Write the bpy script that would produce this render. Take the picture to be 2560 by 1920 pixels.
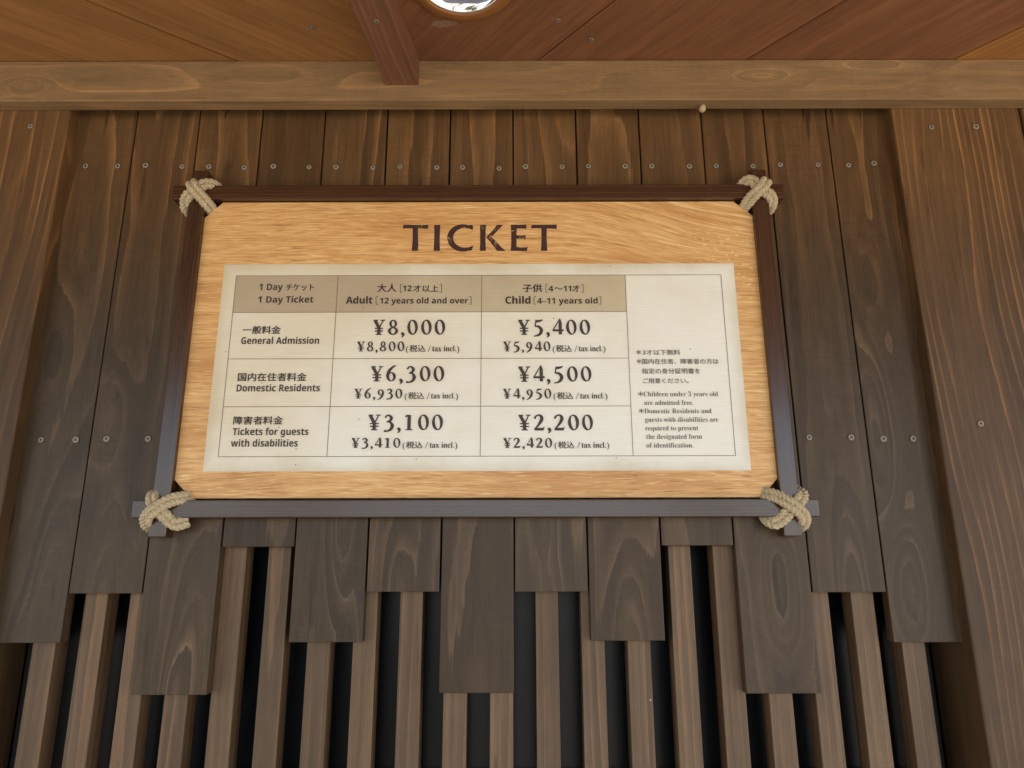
import bpy, bmesh, math, random
from mathutils import Vector, Matrix, Euler

for o in list(bpy.data.objects):
    bpy.data.objects.remove(o)
scene = bpy.context.scene
C = scene.collection
random.seed(7)

# ------------------------------------------------------------------ camera
CAM_H = 1.60                       # eye height above the paving (m)
FOC = 1775.0                       # focal length in px of the 2560 px wide photograph
TH = math.atan(FOC / 6956.0)       # camera looks up by about 14.3 degrees
RHO = 16.0 / 6956.0                # tiny roll of the hand-held camera
cam = bpy.data.cameras.new('camera')
cam.sensor_fit = 'HORIZONTAL'
cam.sensor_width = 36.0
cam.lens = FOC / 2560.0 * 36.0
cam.clip_start = 0.02
cam.clip_end = 500.0
cam_ob = bpy.data.objects.new('camera', cam)
C.objects.link(cam_ob)
_f = Vector((0, math.cos(TH), math.sin(TH)))
_u0 = Vector((0, -math.sin(TH), math.cos(TH)))
_r0 = Vector((1, 0, 0))
_r = _r0 * math.cos(RHO) - _u0 * math.sin(RHO)
_u = _r0 * math.sin(RHO) + _u0 * math.cos(RHO)
m = Matrix((_r, _u, -_f)).transposed().to_4x4()
m.translation = Vector((0, 0, CAM_H))
cam_ob.matrix_world = m
scene.camera = cam_ob

# ------------------------------------------------------------------ sky, sun, exposure
SUN_EL = math.radians(58)
SUN_AZ = math.radians(128)          # compass angle from +Y (north), clockwise: from behind the viewer, to the right
world = bpy.data.worlds.new('World')
scene.world = world
world.use_nodes = True
wt = world.node_tree
bg = wt.nodes['Background']
sky = wt.nodes.new('ShaderNodeTexSky')
sky.sky_type = 'NISHITA'
sky.sun_disc = False
sky.sun_elevation = SUN_EL
sky.sun_rotation = SUN_AZ
sky.dust_density = 0.6
sky.ozone_density = 1.5
wt.links.new(sky.outputs[0], bg.inputs[0])
bg.inputs[1].default_value = 0.15
sl = bpy.data.lights.new('sun', 'SUN')
sl.energy = 4.2
sl.angle = math.radians(0.5)
sl.color = (1.0, 0.95, 0.87)
sun = bpy.data.objects.new('sun', sl)
C.objects.link(sun)
_d = Vector((math.sin(SUN_AZ) * math.cos(SUN_EL), math.cos(SUN_AZ) * math.cos(SUN_EL), math.sin(SUN_EL)))
sun.rotation_euler = _d.to_track_quat('Z', 'Y').to_euler()
sun.location = _d * 20
scene.view_settings.view_transform = 'Standard'
scene.view_settings.look = 'None'
scene.view_settings.exposure = 1.6
scene.view_settings.gamma = 1.0
scene.render.engine = 'CYCLES'
scene.cycles.max_bounces = 10
scene.cycles.diffuse_bounces = 6
scene.cycles.glossy_bounces = 4
scene.cycles.use_denoising = True

# ------------------------------------------------------------------ main dimensions (m), heights are relative to the lens
Y_WALL = 1.1925      # front of the vertical planks
Y_POST = 1.1655      # front of the corner posts = back of the beam
Y_BEAM = 1.1369      # front of the beam
H_BEAM0, H_BEAM1 = 0.8292, 0.9153
Y_BAR = 1.1625       # front of the sign's frame bars
Y_PANEL = 1.1735     # front of the sign board
EAVE_Y = -1.35       # outer edge of the roof


def ray(px, py):
    xc = (px - 1280) / FOC
    yc = (960 - py) / FOC
    xr = xc * math.cos(RHO) + yc * math.sin(RHO)
    yr = -xc * math.sin(RHO) + yc * math.cos(RHO)
    return xr, math.cos(TH) - yr * math.sin(TH), math.sin(TH) + yr * math.cos(TH)


def on_y(px, py, y):
    """Point of the upright plane at distance y that the photograph shows at px, py: (x, height above the lens)."""
    r = ray(px, py)
    k = y / r[1]
    return r[0] * k, r[2] * k


# ------------------------------------------------------------------ object helpers
def thing(name, label, cat, loc, group=None):
    o = bpy.data.objects.new(name, None)
    o.empty_display_size = 0.05
    C.objects.link(o)
    o.location = loc
    o['label'] = label
    o['category'] = cat
    o['kind'] = 'thing'
    if group:
        o['group'] = group
    return o


def tag(o, label, cat, group=None):
    o['label'] = label
    o['category'] = cat
    o['kind'] = 'thing'
    if group:
        o['group'] = group
    return o


def world_loc(o):
    v = Vector(o.location)
    while o.parent:
        o = o.parent
        v += Vector(o.location)
    return v


def link_mesh(name, me, mat, parent=None, origin=None):
    """me is in world coordinates; the object's origin is moved to `origin` (default: centre of its box)."""
    if origin is None:
        xs = [v.co for v in me.vertices]
        origin = Vector([(min(c[i] for c in xs) + max(c[i] for c in xs)) / 2 for i in range(3)])
    origin = Vector(origin)
    me.transform(Matrix.Translation(-origin))
    me.materials.clear()
    me.materials.append(mat)
    o = bpy.data.objects.new(name, me)
    C.objects.link(o)
    if parent:
        o.parent = parent
        o.location = origin - world_loc(parent)
    else:
        o.location = origin
    return o


def bm_mesh(name, bm, smooth=False):
    me = bpy.data.meshes.new(name)
    bm.normal_update()
    bm.to_mesh(me)
    bm.free()
    if smooth:
        for p in me.polygons:
            p.use_smooth = True
    return me


def box_bm(x0, x1, y0, y1, z0, z1, bev=0.0015, seg=2):
    bm = bmesh.new()
    vs = [bm.verts.new((x, y, z)) for x in (x0, x1) for y in (y0, y1) for z in (z0, z1)]
    for f in ((0, 1, 3, 2), (4, 6, 7, 5), (0, 4, 5, 1), (2, 3, 7, 6), (0, 2, 6, 4), (1, 5, 7, 3)):
        bm.faces.new([vs[i] for i in f])
    bmesh.ops.recalc_face_normals(bm, faces=bm.faces)
    if bev:
        bmesh.ops.bevel(bm, geom=list(bm.edges), offset=bev, segments=seg, profile=0.6, affect='EDGES')
    return bm


def prism_bm(poly, z0, z1, bev=0.0):
    bm = bmesh.new()
    a = [bm.verts.new((x, y, z0)) for x, y in poly]
    b = [bm.verts.new((x, y, z1)) for x, y in poly]
    bm.faces.new(a)
    bm.faces.new(list(reversed(b)))
    n = len(poly)
    for i in range(n):
        bm.faces.new((a[i], b[i], b[(i + 1) % n], a[(i + 1) % n]))
    bmesh.ops.recalc_face_normals(bm, faces=bm.faces)
    if bev:
        bmesh.ops.bevel(bm, geom=list(bm.edges), offset=bev, segments=1, affect='EDGES')
    return bm


def slice_bm(bm, axis, lo, hi, step):
    """Cut a box into many thin slices so that its grain can swell around knots."""
    n = max(1, int(round((hi - lo) / step)))
    for i in range(1, n):
        co = [0, 0, 0]
        no = [0, 0, 0]
        co[axis] = lo + (hi - lo) * i / n
        no[axis] = 1
        bmesh.ops.bisect_plane(bm, geom=bm.verts[:] + bm.edges[:] + bm.faces[:], plane_co=co, plane_no=no)
    return bm


def swell(me, bumps, fx):
    """Let the year rings bulge: (u, t, height, half width, half length) in the two world axes fx."""
    a = me.attributes['grain']
    for i, v in enumerate(me.vertices):
        g = Vector(a.data[i].vector)
        for u, t, amp, su, st in bumps:
            du = (v.co[fx[0]] - u) / su
            dt = (v.co[fx[1]] - t) / st
            g.y += amp * math.exp(-(du * du + dt * dt))
        a.data[i].vector = g


def grain(me, along, across, depth=None, u0=0.0, z0=0.03, k=0.03, seed=None, flip=1.0):
    """Store where each vertex sits in the log it was sawn from: u across, d away from the pith, t along the grain."""
    along = Vector(along).normalized()
    across = Vector(across).normalized()
    depth = Vector(depth).normalized() if depth is not None else along.cross(across)
    co = [v.co for v in me.vertices]
    c = sum(co, Vector()) / len(co)
    me.attributes.new('grain', 'FLOAT_VECTOR', 'POINT')
    me.attributes.new('seed', 'FLOAT', 'POINT')
    a, s = me.attributes['grain'], me.attributes['seed']
    if seed is None:
        seed = random.uniform(0, 50)
    for i, v in enumerate(co):
        p = v - c
        t = p.dot(along) * flip
        a.data[i].vector = (p.dot(across) - u0, z0 + p.dot(depth) + k * t, t)
        s.data[i].value = seed
    return me


# ------------------------------------------------------------------ materials
class NT:
    def __init__(self, name):
        self.mat = bpy.data.materials.new(name)
        self.mat.use_nodes = True
        self.t = self.mat.node_tree
        self.bsdf = self.t.nodes['Principled BSDF']

    def n(self, typ, **kw):
        nd = self.t.nodes.new(typ)
        for k, v in kw.items():
            setattr(nd, k, v)
        return nd

    def put(self, sock, val):
        if isinstance(val, bpy.types.NodeSocket):
            self.t.links.new(val, sock)
        elif isinstance(val, (tuple, list)) and len(val) == 3 and sock.type == 'RGBA':
            sock.default_value = (*val, 1)
        else:
            sock.default_value = val

    def math(self, op, a, b=0.0, c=0.0, clamp=False):
        nd = self.n('ShaderNodeMath', operation=op, use_clamp=clamp)
        for i, v in enumerate((a, b, c)):
            self.put(nd.inputs[i], v)
        return nd.outputs[0]

    def attr(self, name):
        return self.n('ShaderNodeAttribute', attribute_name=name)

    def sep(self, v):
        nd = self.n('ShaderNodeSeparateXYZ')
        self.put(nd.inputs[0], v)
        return nd.outputs

    def comb(self, x, y, z):
        nd = self.n('ShaderNodeCombineXYZ')
        for i, v in enumerate((x, y, z)):
            self.put(nd.inputs[i], v)
        return nd.outputs[0]

    def vmul(self, v, s):
        nd = self.n('ShaderNodeVectorMath', operation='MULTIPLY')
        self.put(nd.inputs[0], v)
        nd.inputs[1].default_value = s
        return nd.outputs[0]

    def noise(self, vec, w=None, detail=2.0, rough=0.5, scale=1.0, dist=0.0):
        nd = self.n('ShaderNodeTexNoise', noise_dimensions='4D' if w is not None else '3D')
        self.put(nd.inputs['Vector'], vec)
        if w is not None:
            self.put(nd.inputs['W'], w)
        nd.inputs['Scale'].default_value = scale
        nd.inputs['Detail'].default_value = detail
        nd.inputs['Roughness'].default_value = rough
        nd.inputs['Distortion'].default_value = dist
        return nd.outputs['Fac']

    def ramp(self, fac, stops, interp='LINEAR'):
        nd = self.n('ShaderNodeValToRGB')
        cr = nd.color_ramp
        cr.interpolation = interp
        while len(cr.elements) < len(stops):
            cr.elements.new(0.5)
        for e, (p, c) in zip(cr.elements, stops):
            e.position = p
            e.color = (c, c, c, 1) if isinstance(c, (int, float)) else (*c, 1)
        self.put(nd.inputs[0], fac)
        return nd.outputs[0]

    def mix(self, fac, a, b, blend='MIX'):
        nd = self.n('ShaderNodeMix', data_type='RGBA', blend_type=blend)
        self.put(nd.inputs[0], fac)
        self.put(nd.inputs[6], a)
        self.put(nd.inputs[7], b)
        return nd.outputs[2]

    def smooth(self, v, lo, hi):
        nd = self.n('ShaderNodeMapRange', interpolation_type='SMOOTHSTEP')
        self.put(nd.inputs[0], v)
        nd.inputs[1].default_value = lo
        nd.inputs[2].default_value = hi
        return nd.outputs[0]

    def white(self, w):
        nd = self.n('ShaderNodeTexWhiteNoise', noise_dimensions='1D')
        self.put(nd.inputs['W'], w)
        return nd.outputs[0]

    def finish(self, col, rough, spec=0.5, bump=None, bstr=0.2, bdist=0.001, metal=0.0):
        b = self.bsdf
        self.put(b.inputs['Base Color'], col)
        self.put(b.inputs['Roughness'], rough)
        self.put(b.inputs['Specular IOR Level'], spec)
        self.put(b.inputs['Metallic'], metal)
        if bump is not None:
            bn = self.n('ShaderNodeBump')
            bn.inputs['Strength'].default_value = bstr
            bn.inputs['Distance'].default_value = bdist
            self.put(bn.inputs['Height'], bump)
            self.t.links.new(bn.outputs[0], b.inputs['Normal'])
        return self.mat


def scl(c, f):
    return tuple(v * f for v in c)


def wood(name, base, line, pitch=0.013, warp=0.05, line_amt=0.75, width=0.5, dark_line=False, rough=0.5, spec=0.4,
         tone=0.35, planer=0.06, jag=0.0025, specks=0.0, patch=(0.35, 0.62), bstr=0.25, ringtone=0.22, stain=0.0, warm_glow=None, stretch=2.0, step=0.3, knots=0.0, scuff=None, tint=None):
    N = NT(name)
    g = N.attr('grain').outputs['Vector']
    s = N.attr('seed').outputs['Fac']
    u, d, t = N.sep(g)
    n1 = N.noise(N.vmul(g, (6, 6, stretch)), s, 2.0, 0.42)
    n2 = N.noise(N.vmul(g, (70, 70, 5.0)), s, 3.0, 0.6)
    n3 = N.noise(N.vmul(g, (420, 420, 16)), s, 2.0, 0.6)        # torn, ragged ends of the lines
    r = N.math('SQRT', N.math('ADD', N.math('MULTIPLY', u, u), N.math('MULTIPLY', d, d)))
    r = N.math('MULTIPLY_ADD', N.math('SUBTRACT', n1, 0.5), warp, r)
    r = N.math('MULTIPLY_ADD', N.math('SUBTRACT', n2, 0.5), jag * 1.6, r)
    r = N.math('MULTIPLY_ADD', N.math('SUBTRACT', n3, 0.5), jag, r)
    ph = N.math('DIVIDE', N.math('ADD', r, 1.0), pitch)
    fr = N.math('FRACT', ph)
    ln = N.ramp(fr, [(0.0, 0.25), (0.045, 0.0), (max(0.05, 1 - width), 0.0), (0.9, 0.55), (0.955, 1.0), (1.0, 0.25)])
    inten = N.math('MULTIPLY_ADD', N.white(N.math('ADD', N.math('FLOOR', ph), s)), 0.8, 0.2)
    pt = N.smooth(N.noise(N.vmul(g, (16, 16, 3.2)), N.math('ADD', s, 9.0), 2.0, 0.5), *patch)
    ln = N.math('MULTIPLY', N.math('MULTIPLY', ln, inten), N.math('MULTIPLY_ADD', pt, 0.85, 0.15))
    fib = N.noise(N.vmul(g, (400, 400, 11)), s, 3.0, 0.7)
    tn = N.noise(N.vmul(g, (14, 14, 2.2)), N.math('ADD', s, 4.0), 3.0, 0.55)
    col = N.mix(tn, scl(base, 1 - tone), scl(base, 1 + tone))
    if tint:
        col = N.mix(N.math('MULTIPLY', N.white(N.math('ADD', s, 3.3)), 0.8), col, tint)
    col = N.mix(N.math('MULTIPLY', ln, line_amt, clamp=True), col, line)
    if warm_glow:
        # warm glow of the wall top painted into the colour: orange grows with height
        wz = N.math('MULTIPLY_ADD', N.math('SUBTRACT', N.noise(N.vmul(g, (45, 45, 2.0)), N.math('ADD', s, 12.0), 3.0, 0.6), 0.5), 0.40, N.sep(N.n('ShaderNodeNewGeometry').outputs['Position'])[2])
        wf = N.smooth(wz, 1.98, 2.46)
        col = N.mix(N.math('MULTIPLY', wf, 0.55), col, warm_glow)
        col = N.mix(N.math('MULTIPLY', N.math('MULTIPLY', ln, wf), 0.7, clamp=True), col, scl(warm_glow, 2.4))
    br = N.math('MULTIPLY_ADD', N.white(s), 0.26, 0.87)
    fm = N.math('MULTIPLY_ADD', N.math('SUBTRACT', fib, 0.5), 1.0, 1.0)
    mul = N.math('MULTIPLY', br, fm)
    sd_ = N.math('MULTIPLY', N.math('SUBTRACT', N.smooth(fr, 0.0, 0.95), 0.5), N.math('MULTIPLY', inten, step))
    mul = N.math('MULTIPLY', mul, N.math('ADD', sd_, 1.0))
    st = N.noise(N.vmul(g, (110, 110, 1.8)), N.math('ADD', s, 7.0), 2.0, 0.5)
    mul = N.math('MULTIPLY', mul, N.math('MULTIPLY_ADD', N.math('SUBTRACT', st, 0.5), 0.42, 1.0))
    if planer:
        wv = N.noise(N.vmul(g, (26, 26, 230)), s, 2.0, 0.6)
        pa = N.math('MULTIPLY', N.smooth(N.noise(N.vmul(g, (9, 9, 7)), N.math('ADD', s, 2.0), 2.0), 0.35, 0.7), planer * 6)
        mul = N.math('MULTIPLY', mul, N.math('MULTIPLY_ADD', N.math('SUBTRACT', wv, 0.5), pa, 1.0))
    grit = N.noise(N.vmul(g, (700, 700, 420)), s, 3.0, 0.7)
    mul = N.math('MULTIPLY', mul, N.math('MULTIPLY_ADD', N.math('SUBTRACT', grit, 0.5), 0.5, 1.0))
    blot = N.noise(N.vmul(g, (24, 24, 9)), N.math('ADD', s, 41.0), 4.0, 0.65)
    mul = N.math('MULTIPLY', mul, N.math('MULTIPLY_ADD', N.math('SUBTRACT', blot, 0.5), 0.55, 1.0))
    rt = N.white(N.math('ADD', N.math('FLOOR', ph), N.math('MULTIPLY', s, 3.0)))
    mul = N.math('MULTIPLY', mul, N.math('MULTIPLY_ADD', N.math('SUBTRACT', rt, 0.5), ringtone, 1.0))
    if stain:
        # old drips of stain, long and narrow, redder and darker
        sn = N.noise(N.vmul(g, (55, 55, 4.5)), N.math('ADD', s, 31.0), 3.0, 0.6)
        sm = N.math('MULTIPLY', N.smooth(sn, 0.60, 0.66), N.smooth(N.noise(N.vmul(g, (10, 10, 4)), N.math('ADD', s, 35.0), 2.0), 0.46, 0.6))
        col = N.mix(N.math('MULTIPLY', sm, stain), col, N.mix(0.5, scl(base, 0.5), (0.055, 0.020, 0.008)))
    gr = N.n('ShaderNodeMix', data_type='RGBA', blend_type='MULTIPLY')
    gr.inputs[0].default_value = 1.0
    N.put(gr.inputs[6], col)
    N.t.links.new(N.comb(mul, mul, mul), gr.inputs[7])
    col = gr.outputs[2]
    if knots:
        vo = N.n('ShaderNodeTexVoronoi', voronoi_dimensions='4D', feature='F1')
        N.put(vo.inputs['Vector'], N.vmul(g, (9, 9, 3.6)))
        N.put(vo.inputs['W'], s)
        vo.inputs['Scale'].default_value = 1.0
        kd = N.math('MULTIPLY_ADD', N.noise(N.vmul(g, (150, 150, 60)), s, 2.0), 0.05, vo.outputs['Distance'])
        kn = N.math('SUBTRACT', 1.0, N.smooth(kd, 0.05, 0.13))
        col = N.mix(N.math('MULTIPLY', kn, knots, clamp=True), col, scl(base, 0.3))
    if specks:
        vo = N.n('ShaderNodeTexVoronoi', voronoi_dimensions='4D', feature='F1')
        N.put(vo.inputs['Vector'], N.vmul(g, (34, 34, 26)))
        N.put(vo.inputs['W'], s)
        vo.inputs['Scale'].default_value = 1.0
        sp = N.math('MULTIPLY', N.math('LESS_THAN', vo.outputs['Distance'], 0.05), N.math('GREATER_THAN', N.sep(vo.outputs['Color'])[0], 1 - specks))
        col = N.mix(N.math('MULTIPLY', sp, 0.6), col, (0.5, 0.45, 0.36))
        sd = N.math('MULTIPLY', N.math('LESS_THAN', vo.outputs['Distance'], 0.04), N.math('LESS_THAN', N.sep(vo.outputs['Color'])[1], specks * 1.5))
        col = N.mix(N.math('MULTIPLY', sd, 0.6), col, scl(base, 0.25))
    if scuff:
        pos = N.n('ShaderNodeNewGeometry').outputs['Position']
        px, py, pz = N.sep(pos)
        (cx, cy), (ax, ay) = scuff
        ex = N.math('DIVIDE', N.math('SUBTRACT', px, cx), ax)
        ey = N.math('DIVIDE', N.math('SUBTRACT', py, cy), ay)
        dd = N.math('SQRT', N.math('ADD', N.math('MULTIPLY', ex, ex), N.math('MULTIPLY', ey, ey)))
        dd = N.math('MULTIPLY_ADD', N.noise(pos, None, 4.0, 0.65, 70.0), 1.3, dd)
        sk = N.math('SUBTRACT', 1.0, N.smooth(dd, 1.2, 1.55))
        sk = N.math('MULTIPLY', sk, N.smooth(N.noise(pos, None, 4.0, 0.7, 260.0), 0.3, 0.72))
        col = N.mix(N.math('MULTIPLY', sk, 0.55), col, (0.42, 0.33, 0.24))
    hgt = N.math('ADD', N.math('MULTIPLY', fib, 0.5), N.math('ADD', N.math('MULTIPLY', ln, 0.35), N.math('MULTIPLY', n2, 0.4)))
    ro = N.math('MULTIPLY_ADD', fib, 0.2, rough - 0.1)
    return N.finish(col, ro, spec, hgt, bstr, 0.0012)


M = {}
M['plank'] = wood('stained plank', (0.054, 0.0300, 0.0135), (0.175, 0.108, 0.062), pitch=0.026, warp=0.10, line_amt=0.72, width=0.50,
                  rough=0.42, spec=0.29, ringtone=0.42, stain=0.8, knots=0.35, stretch=1.6, step=0.12, jag=0.0062, warm_glow=(0.165, 0.080, 0.026), specks=0.07, planer=0.10, patch=(0.34, 0.62), tint=(0.060, 0.039, 0.0215), tone=0.4)
M['post'] = wood('stained post', (0.074, 0.039, 0.0165), (0.27, 0.125, 0.045), pitch=0.0150, warp=0.19, stretch=0.8, stain=0.5, ringtone=0.3, step=0.08, jag=0.0032, warm_glow=(0.17, 0.082, 0.026), line_amt=0.9, width=0.34,
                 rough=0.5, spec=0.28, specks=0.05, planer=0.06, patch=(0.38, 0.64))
M['beam'] = wood('pale stained beam', (0.285, 0.168, 0.074), (0.50, 0.26, 0.100), pitch=0.0175, warp=0.075, stretch=1.3, step=0.12, knots=0.6, line_amt=0.8, width=0.30,
                 rough=0.55, spec=0.35, specks=0.07, planer=0.03, patch=(0.25, 0.5), tone=0.28)
M['slat'] = wood('slat wood', (0.126, 0.075, 0.039), (0.28, 0.142, 0.062), pitch=0.012, warp=0.045, stretch=0.7, step=0.2, line_amt=0.65, width=0.6,
                 rough=0.5, spec=0.35, specks=0.05, planer=0.03, patch=(0.2, 0.55), knots=0.9, tone=0.4, stain=0.5)
M['ceil_left'] = wood('cedar ceiling', (0.310, 0.142, 0.044), (0.140, 0.054, 0.016), pitch=0.012, warp=0.075, line_amt=0.8, width=0.6,
                      rough=0.55, spec=0.25, stretch=0.9, step=0.25, knots=0.6, specks=0.04, planer=0.0, patch=(0.25, 0.6), tone=0.3)
M['ceil_right'] = wood('red cedar ceiling', (0.195, 0.080, 0.034), (0.10, 0.038, 0.016), pitch=0.018, warp=0.06, line_amt=0.42, width=0.5,
                       rough=0.55, spec=0.28, stretch=0.9, step=0.15, specks=0.06, planer=0.0, patch=(0.3, 0.6), tone=0.3)
M['ceil_scuff'] = wood('red cedar ceiling scuffed', (0.195, 0.080, 0.034), (0.10, 0.038, 0.016), pitch=0.018, warp=0.06, line_amt=0.42,
                       width=0.5, rough=0.55, spec=0.28, stretch=0.9, step=0.15, specks=0.06, planer=0.0, patch=(0.3, 0.6), tone=0.3,
                       scuff=((-0.117, 1.044), (0.031, 0.012)))
M['ceil_warm'] = wood('amber ceiling', (0.30, 0.128, 0.032), (0.20, 0.075, 0.018), pitch=0.006, warp=0.02, line_amt=0.6, width=0.7,
                      rough=0.5, spec=0.4, planer=0.0, patch=(0.1, 0.4), tone=0.2)
M['batten'] = wood('red brown batten', (0.175, 0.074, 0.036), (0.26, 0.115, 0.052), pitch=0.011, warp=0.03, line_amt=0.5, width=0.6,
                   rough=0.5, spec=0.4, specks=0.04, planer=0.0)
M['bar'] = wood('dark varnished bar', (0.048, 0.0190, 0.0075), (0.16, 0.065, 0.022), pitch=0.0035, warp=0.012, line_amt=0.42, width=0.5,
                rough=0.24, spec=0.64, stretch=0.8, step=0.2, planer=0.0, jag=0.0006, patch=(0.2, 0.6), bstr=0.2)


def oak_print():
    """The sign board's printed oak: pale streaks and dark pores along the board, swirling near its upper right corner."""
    N = NT('printed oak')
    g = N.attr('grain').outputs['Vector']
    v, d, t = N.sep(g)                       # v up, t to the right
    k = N.smooth(t, 0.05, 0.42)
    sw = N.math('MULTIPLY', k, N.smooth(v, 0.02, 0.22))
    z = N.math('MULTIPLY_ADD', N.math('MULTIPLY', N.math('SUBTRACT', t, 0.05), sw), 0.20, v)
    big = N.noise(N.comb(N.math('MULTIPLY', t, 2.2), N.math('MULTIPLY', z, 9), 0.0), None, 3.0, 0.5)
    z2 = N.math('MULTIPLY_ADD', N.math('SUBTRACT', big, 0.5), 0.035, z)
    a = N.noise(N.comb(N.math('MULTIPLY', t, 7), N.math('MULTIPLY', z2, 150), 1.0), None, 4.0, 0.65)
    b = N.noise(N.comb(N.math('MULTIPLY', t, 26), N.math('MULTIPLY', z2, 480), 5.0), None, 3.0, 0.6)
    c = N.noise(N.comb(N.math('MULTIPLY', t, 22), N.math('MULTIPLY', z2, 360), 9.0), None, 2.0, 0.55)
    f = N.math('ADD', N.math('MULTIPLY', a, 0.52), N.math('MULTIPLY', b, 0.48))
    col = N.ramp(f, [(0.30, (0.27, 0.118, 0.037)), (0.40, (0.50, 0.245, 0.083)), (0.50, (0.655, 0.360, 0.133)), (0.58, (0.725, 0.440, 0.183)),
                     (0.70, (0.83, 0.595, 0.31))])
    tn = N.noise(N.comb(N.math('MULTIPLY', t, 3), N.math('MULTIPLY', z, 14), 3.0), None, 3.0, 0.5)
    col = N.mix(N.math('MULTIPLY', N.smooth(tn, 0.5, 0.75), 0.7), col, (0.45, 0.195, 0.052))
    pale = N.smooth(c, 0.60, 0.70)
    col = N.mix(N.math('MULTIPLY', pale, 0.5), col, (0.92, 0.72, 0.38))
    # long pale rays that bend with the swirl
    rays = N.noise(N.comb(N.math('MULTIPLY', t, 4), N.math('MULTIPLY', z, 85), 21.0), None, 2.0, 0.5)
    col = N.mix(N.math('MULTIPLY', N.math('MULTIPLY', N.smooth(rays, 0.55, 0.66), sw), 0.5), col, (0.93, 0.70, 0.34))
    # little pale flecks at the swirl's end
    vo = N.n('ShaderNodeTexVoronoi', voronoi_dimensions='3D', feature='F1')
    N.put(vo.inputs['Vector'], N.comb(N.math('MULTIPLY', t, 85), N.math('MULTIPLY', z, 105), 0.0))
    vo.inputs['Scale'].default_value = 1.0
    fl = N.math('SUBTRACT', 1.0, N.smooth(N.math('MULTIPLY_ADD', b, 0.5, vo.outputs['Distance']), 0.42, 0.56))
    reg = N.math('MULTIPLY', N.smooth(t, 0.30, 0.46), N.math('MULTIPLY', N.smooth(v, 0.055, 0.075), N.math('SUBTRACT', 1.0, N.smooth(v, 0.17, 0.25))))
    col = N.mix(N.math('MULTIPLY', N.math('MULTIPLY', fl, reg), 0.45), col, (0.93, 0.74, 0.40))
    pores = N.noise(N.comb(N.math('MULTIPLY', t, 26), N.math('MULTIPLY', z2, 420), 14.0), None, 2.0, 0.5)
    pm = N.math('MULTIPLY', N.smooth(pores, 0.62, 0.70), N.smooth(N.noise(N.comb(N.math('MULTIPLY', t, 4), N.math('MULTIPLY', z, 10), 30.0), None, 2.0), 0.45, 0.7))
    col = N.mix(N.math('MULTIPLY', pm, 0.7), col, (0.15, 0.062, 0.018))
    return N.finish(col, 0.42, 0.4, f, 0.05, 0.0004)


def paper(name, c_a, c_b, edge=None):
    N = NT(name)
    g = N.attr('grain').outputs['Vector']
    v, d, t = N.sep(g)
    laid = N.noise(N.comb(N.math('MULTIPLY', t, 18), N.math('MULTIPLY', v, 420), 0.0), None, 2.0, 0.6)
    cloud = N.noise(N.comb(N.math('MULTIPLY', t, 7), N.math('MULTIPLY', v, 7), 4.0), None, 4.0, 0.6)
    # a little browner towards the upper left of the sheet, greyer towards the lower right
    k = N.math('ADD', N.math('MULTIPLY_ADD', v, -1.1, N.math('MULTIPLY', t, 0.75)), N.math('MULTIPLY', N.math('SUBTRACT', cloud, 0.5), 1.0))
    col = N.mix(N.smooth(k, -0.42, 0.28), c_a, c_b)
    mul = N.math('MULTIPLY_ADD', N.math('SUBTRACT', laid, 0.5), 0.16, 1.0)
    col = N.mix(1.0, col, N.comb(mul, mul, N.math('MULTIPLY', mul, mul)), 'MULTIPLY')
    if edge:
        w, h = edge
        ex = N.math('SUBTRACT', w, N.math('ABSOLUTE', t))
        ey = N.math('SUBTRACT', h, N.math('ABSOLUTE', v))
        e = N.math('MULTIPLY_ADD', N.math('SUBTRACT', cloud, 0.5), 0.05, N.math('MINIMUM', ex, ey))
        col = N.mix(N.math('MULTIPLY', N.math('SUBTRACT', 1.0, N.smooth(e, -0.012, 0.026)), 0.55), col, (0.47, 0.385, 0.23))
    vo = N.n('ShaderNodeTexVoronoi', voronoi_dimensions='2D', feature='F1')
    N.put(vo.inputs['Vector'], N.comb(N.math('MULTIPLY', t, 30), N.math('MULTIPLY', v, 30), 0))
    vo.inputs['Scale'].default_value = 1.0
    sp = N.math('MULTIPLY', N.math('LESS_THAN', vo.outputs['Distance'], 0.04), N.math('GREATER_THAN', N.sep(vo.outputs['Color'])[0], 0.93))
    col = N.mix(N.math('MULTIPLY', sp, 0.55), col, (0.12, 0.08, 0.05))
    return N.finish(col, 0.5, 0.35)


def ink(name, c, wear=0.0):
    N = NT(name)
    if not wear:
        return N.finish(c, 0.5, 0.3)
    pos = N.n('ShaderNodeNewGeometry').outputs['Position']
    a = N.noise(pos, None, 3.0, 0.7, 420.0)
    b = N.noise(pos, None, 2.0, 0.5, 45.0)
    w = N.math('MULTIPLY', N.smooth(a, 0.56, 0.62), N.smooth(b, 0.53, 0.62))
    return N.finish(N.mix(N.math('MULTIPLY', w, wear), c, (0.70, 0.42, 0.15)), 0.5, 0.3)


def simple(name, c, rough, spec=0.5, metal=0.0, var=0.0, scale=60.0):
    N = NT(name)
    if var:
        pos = N.n('ShaderNodeNewGeometry').outputs['Position']
        nz = N.noise(pos, None, 4.0, 0.6, scale)
        return N.finish(N.mix(nz, scl(c, 1 - var), scl(c, 1 + var)), rough, spec, nz, 0.2, 0.001, metal)
    return N.finish(c, rough, spec, metal=metal)


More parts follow.
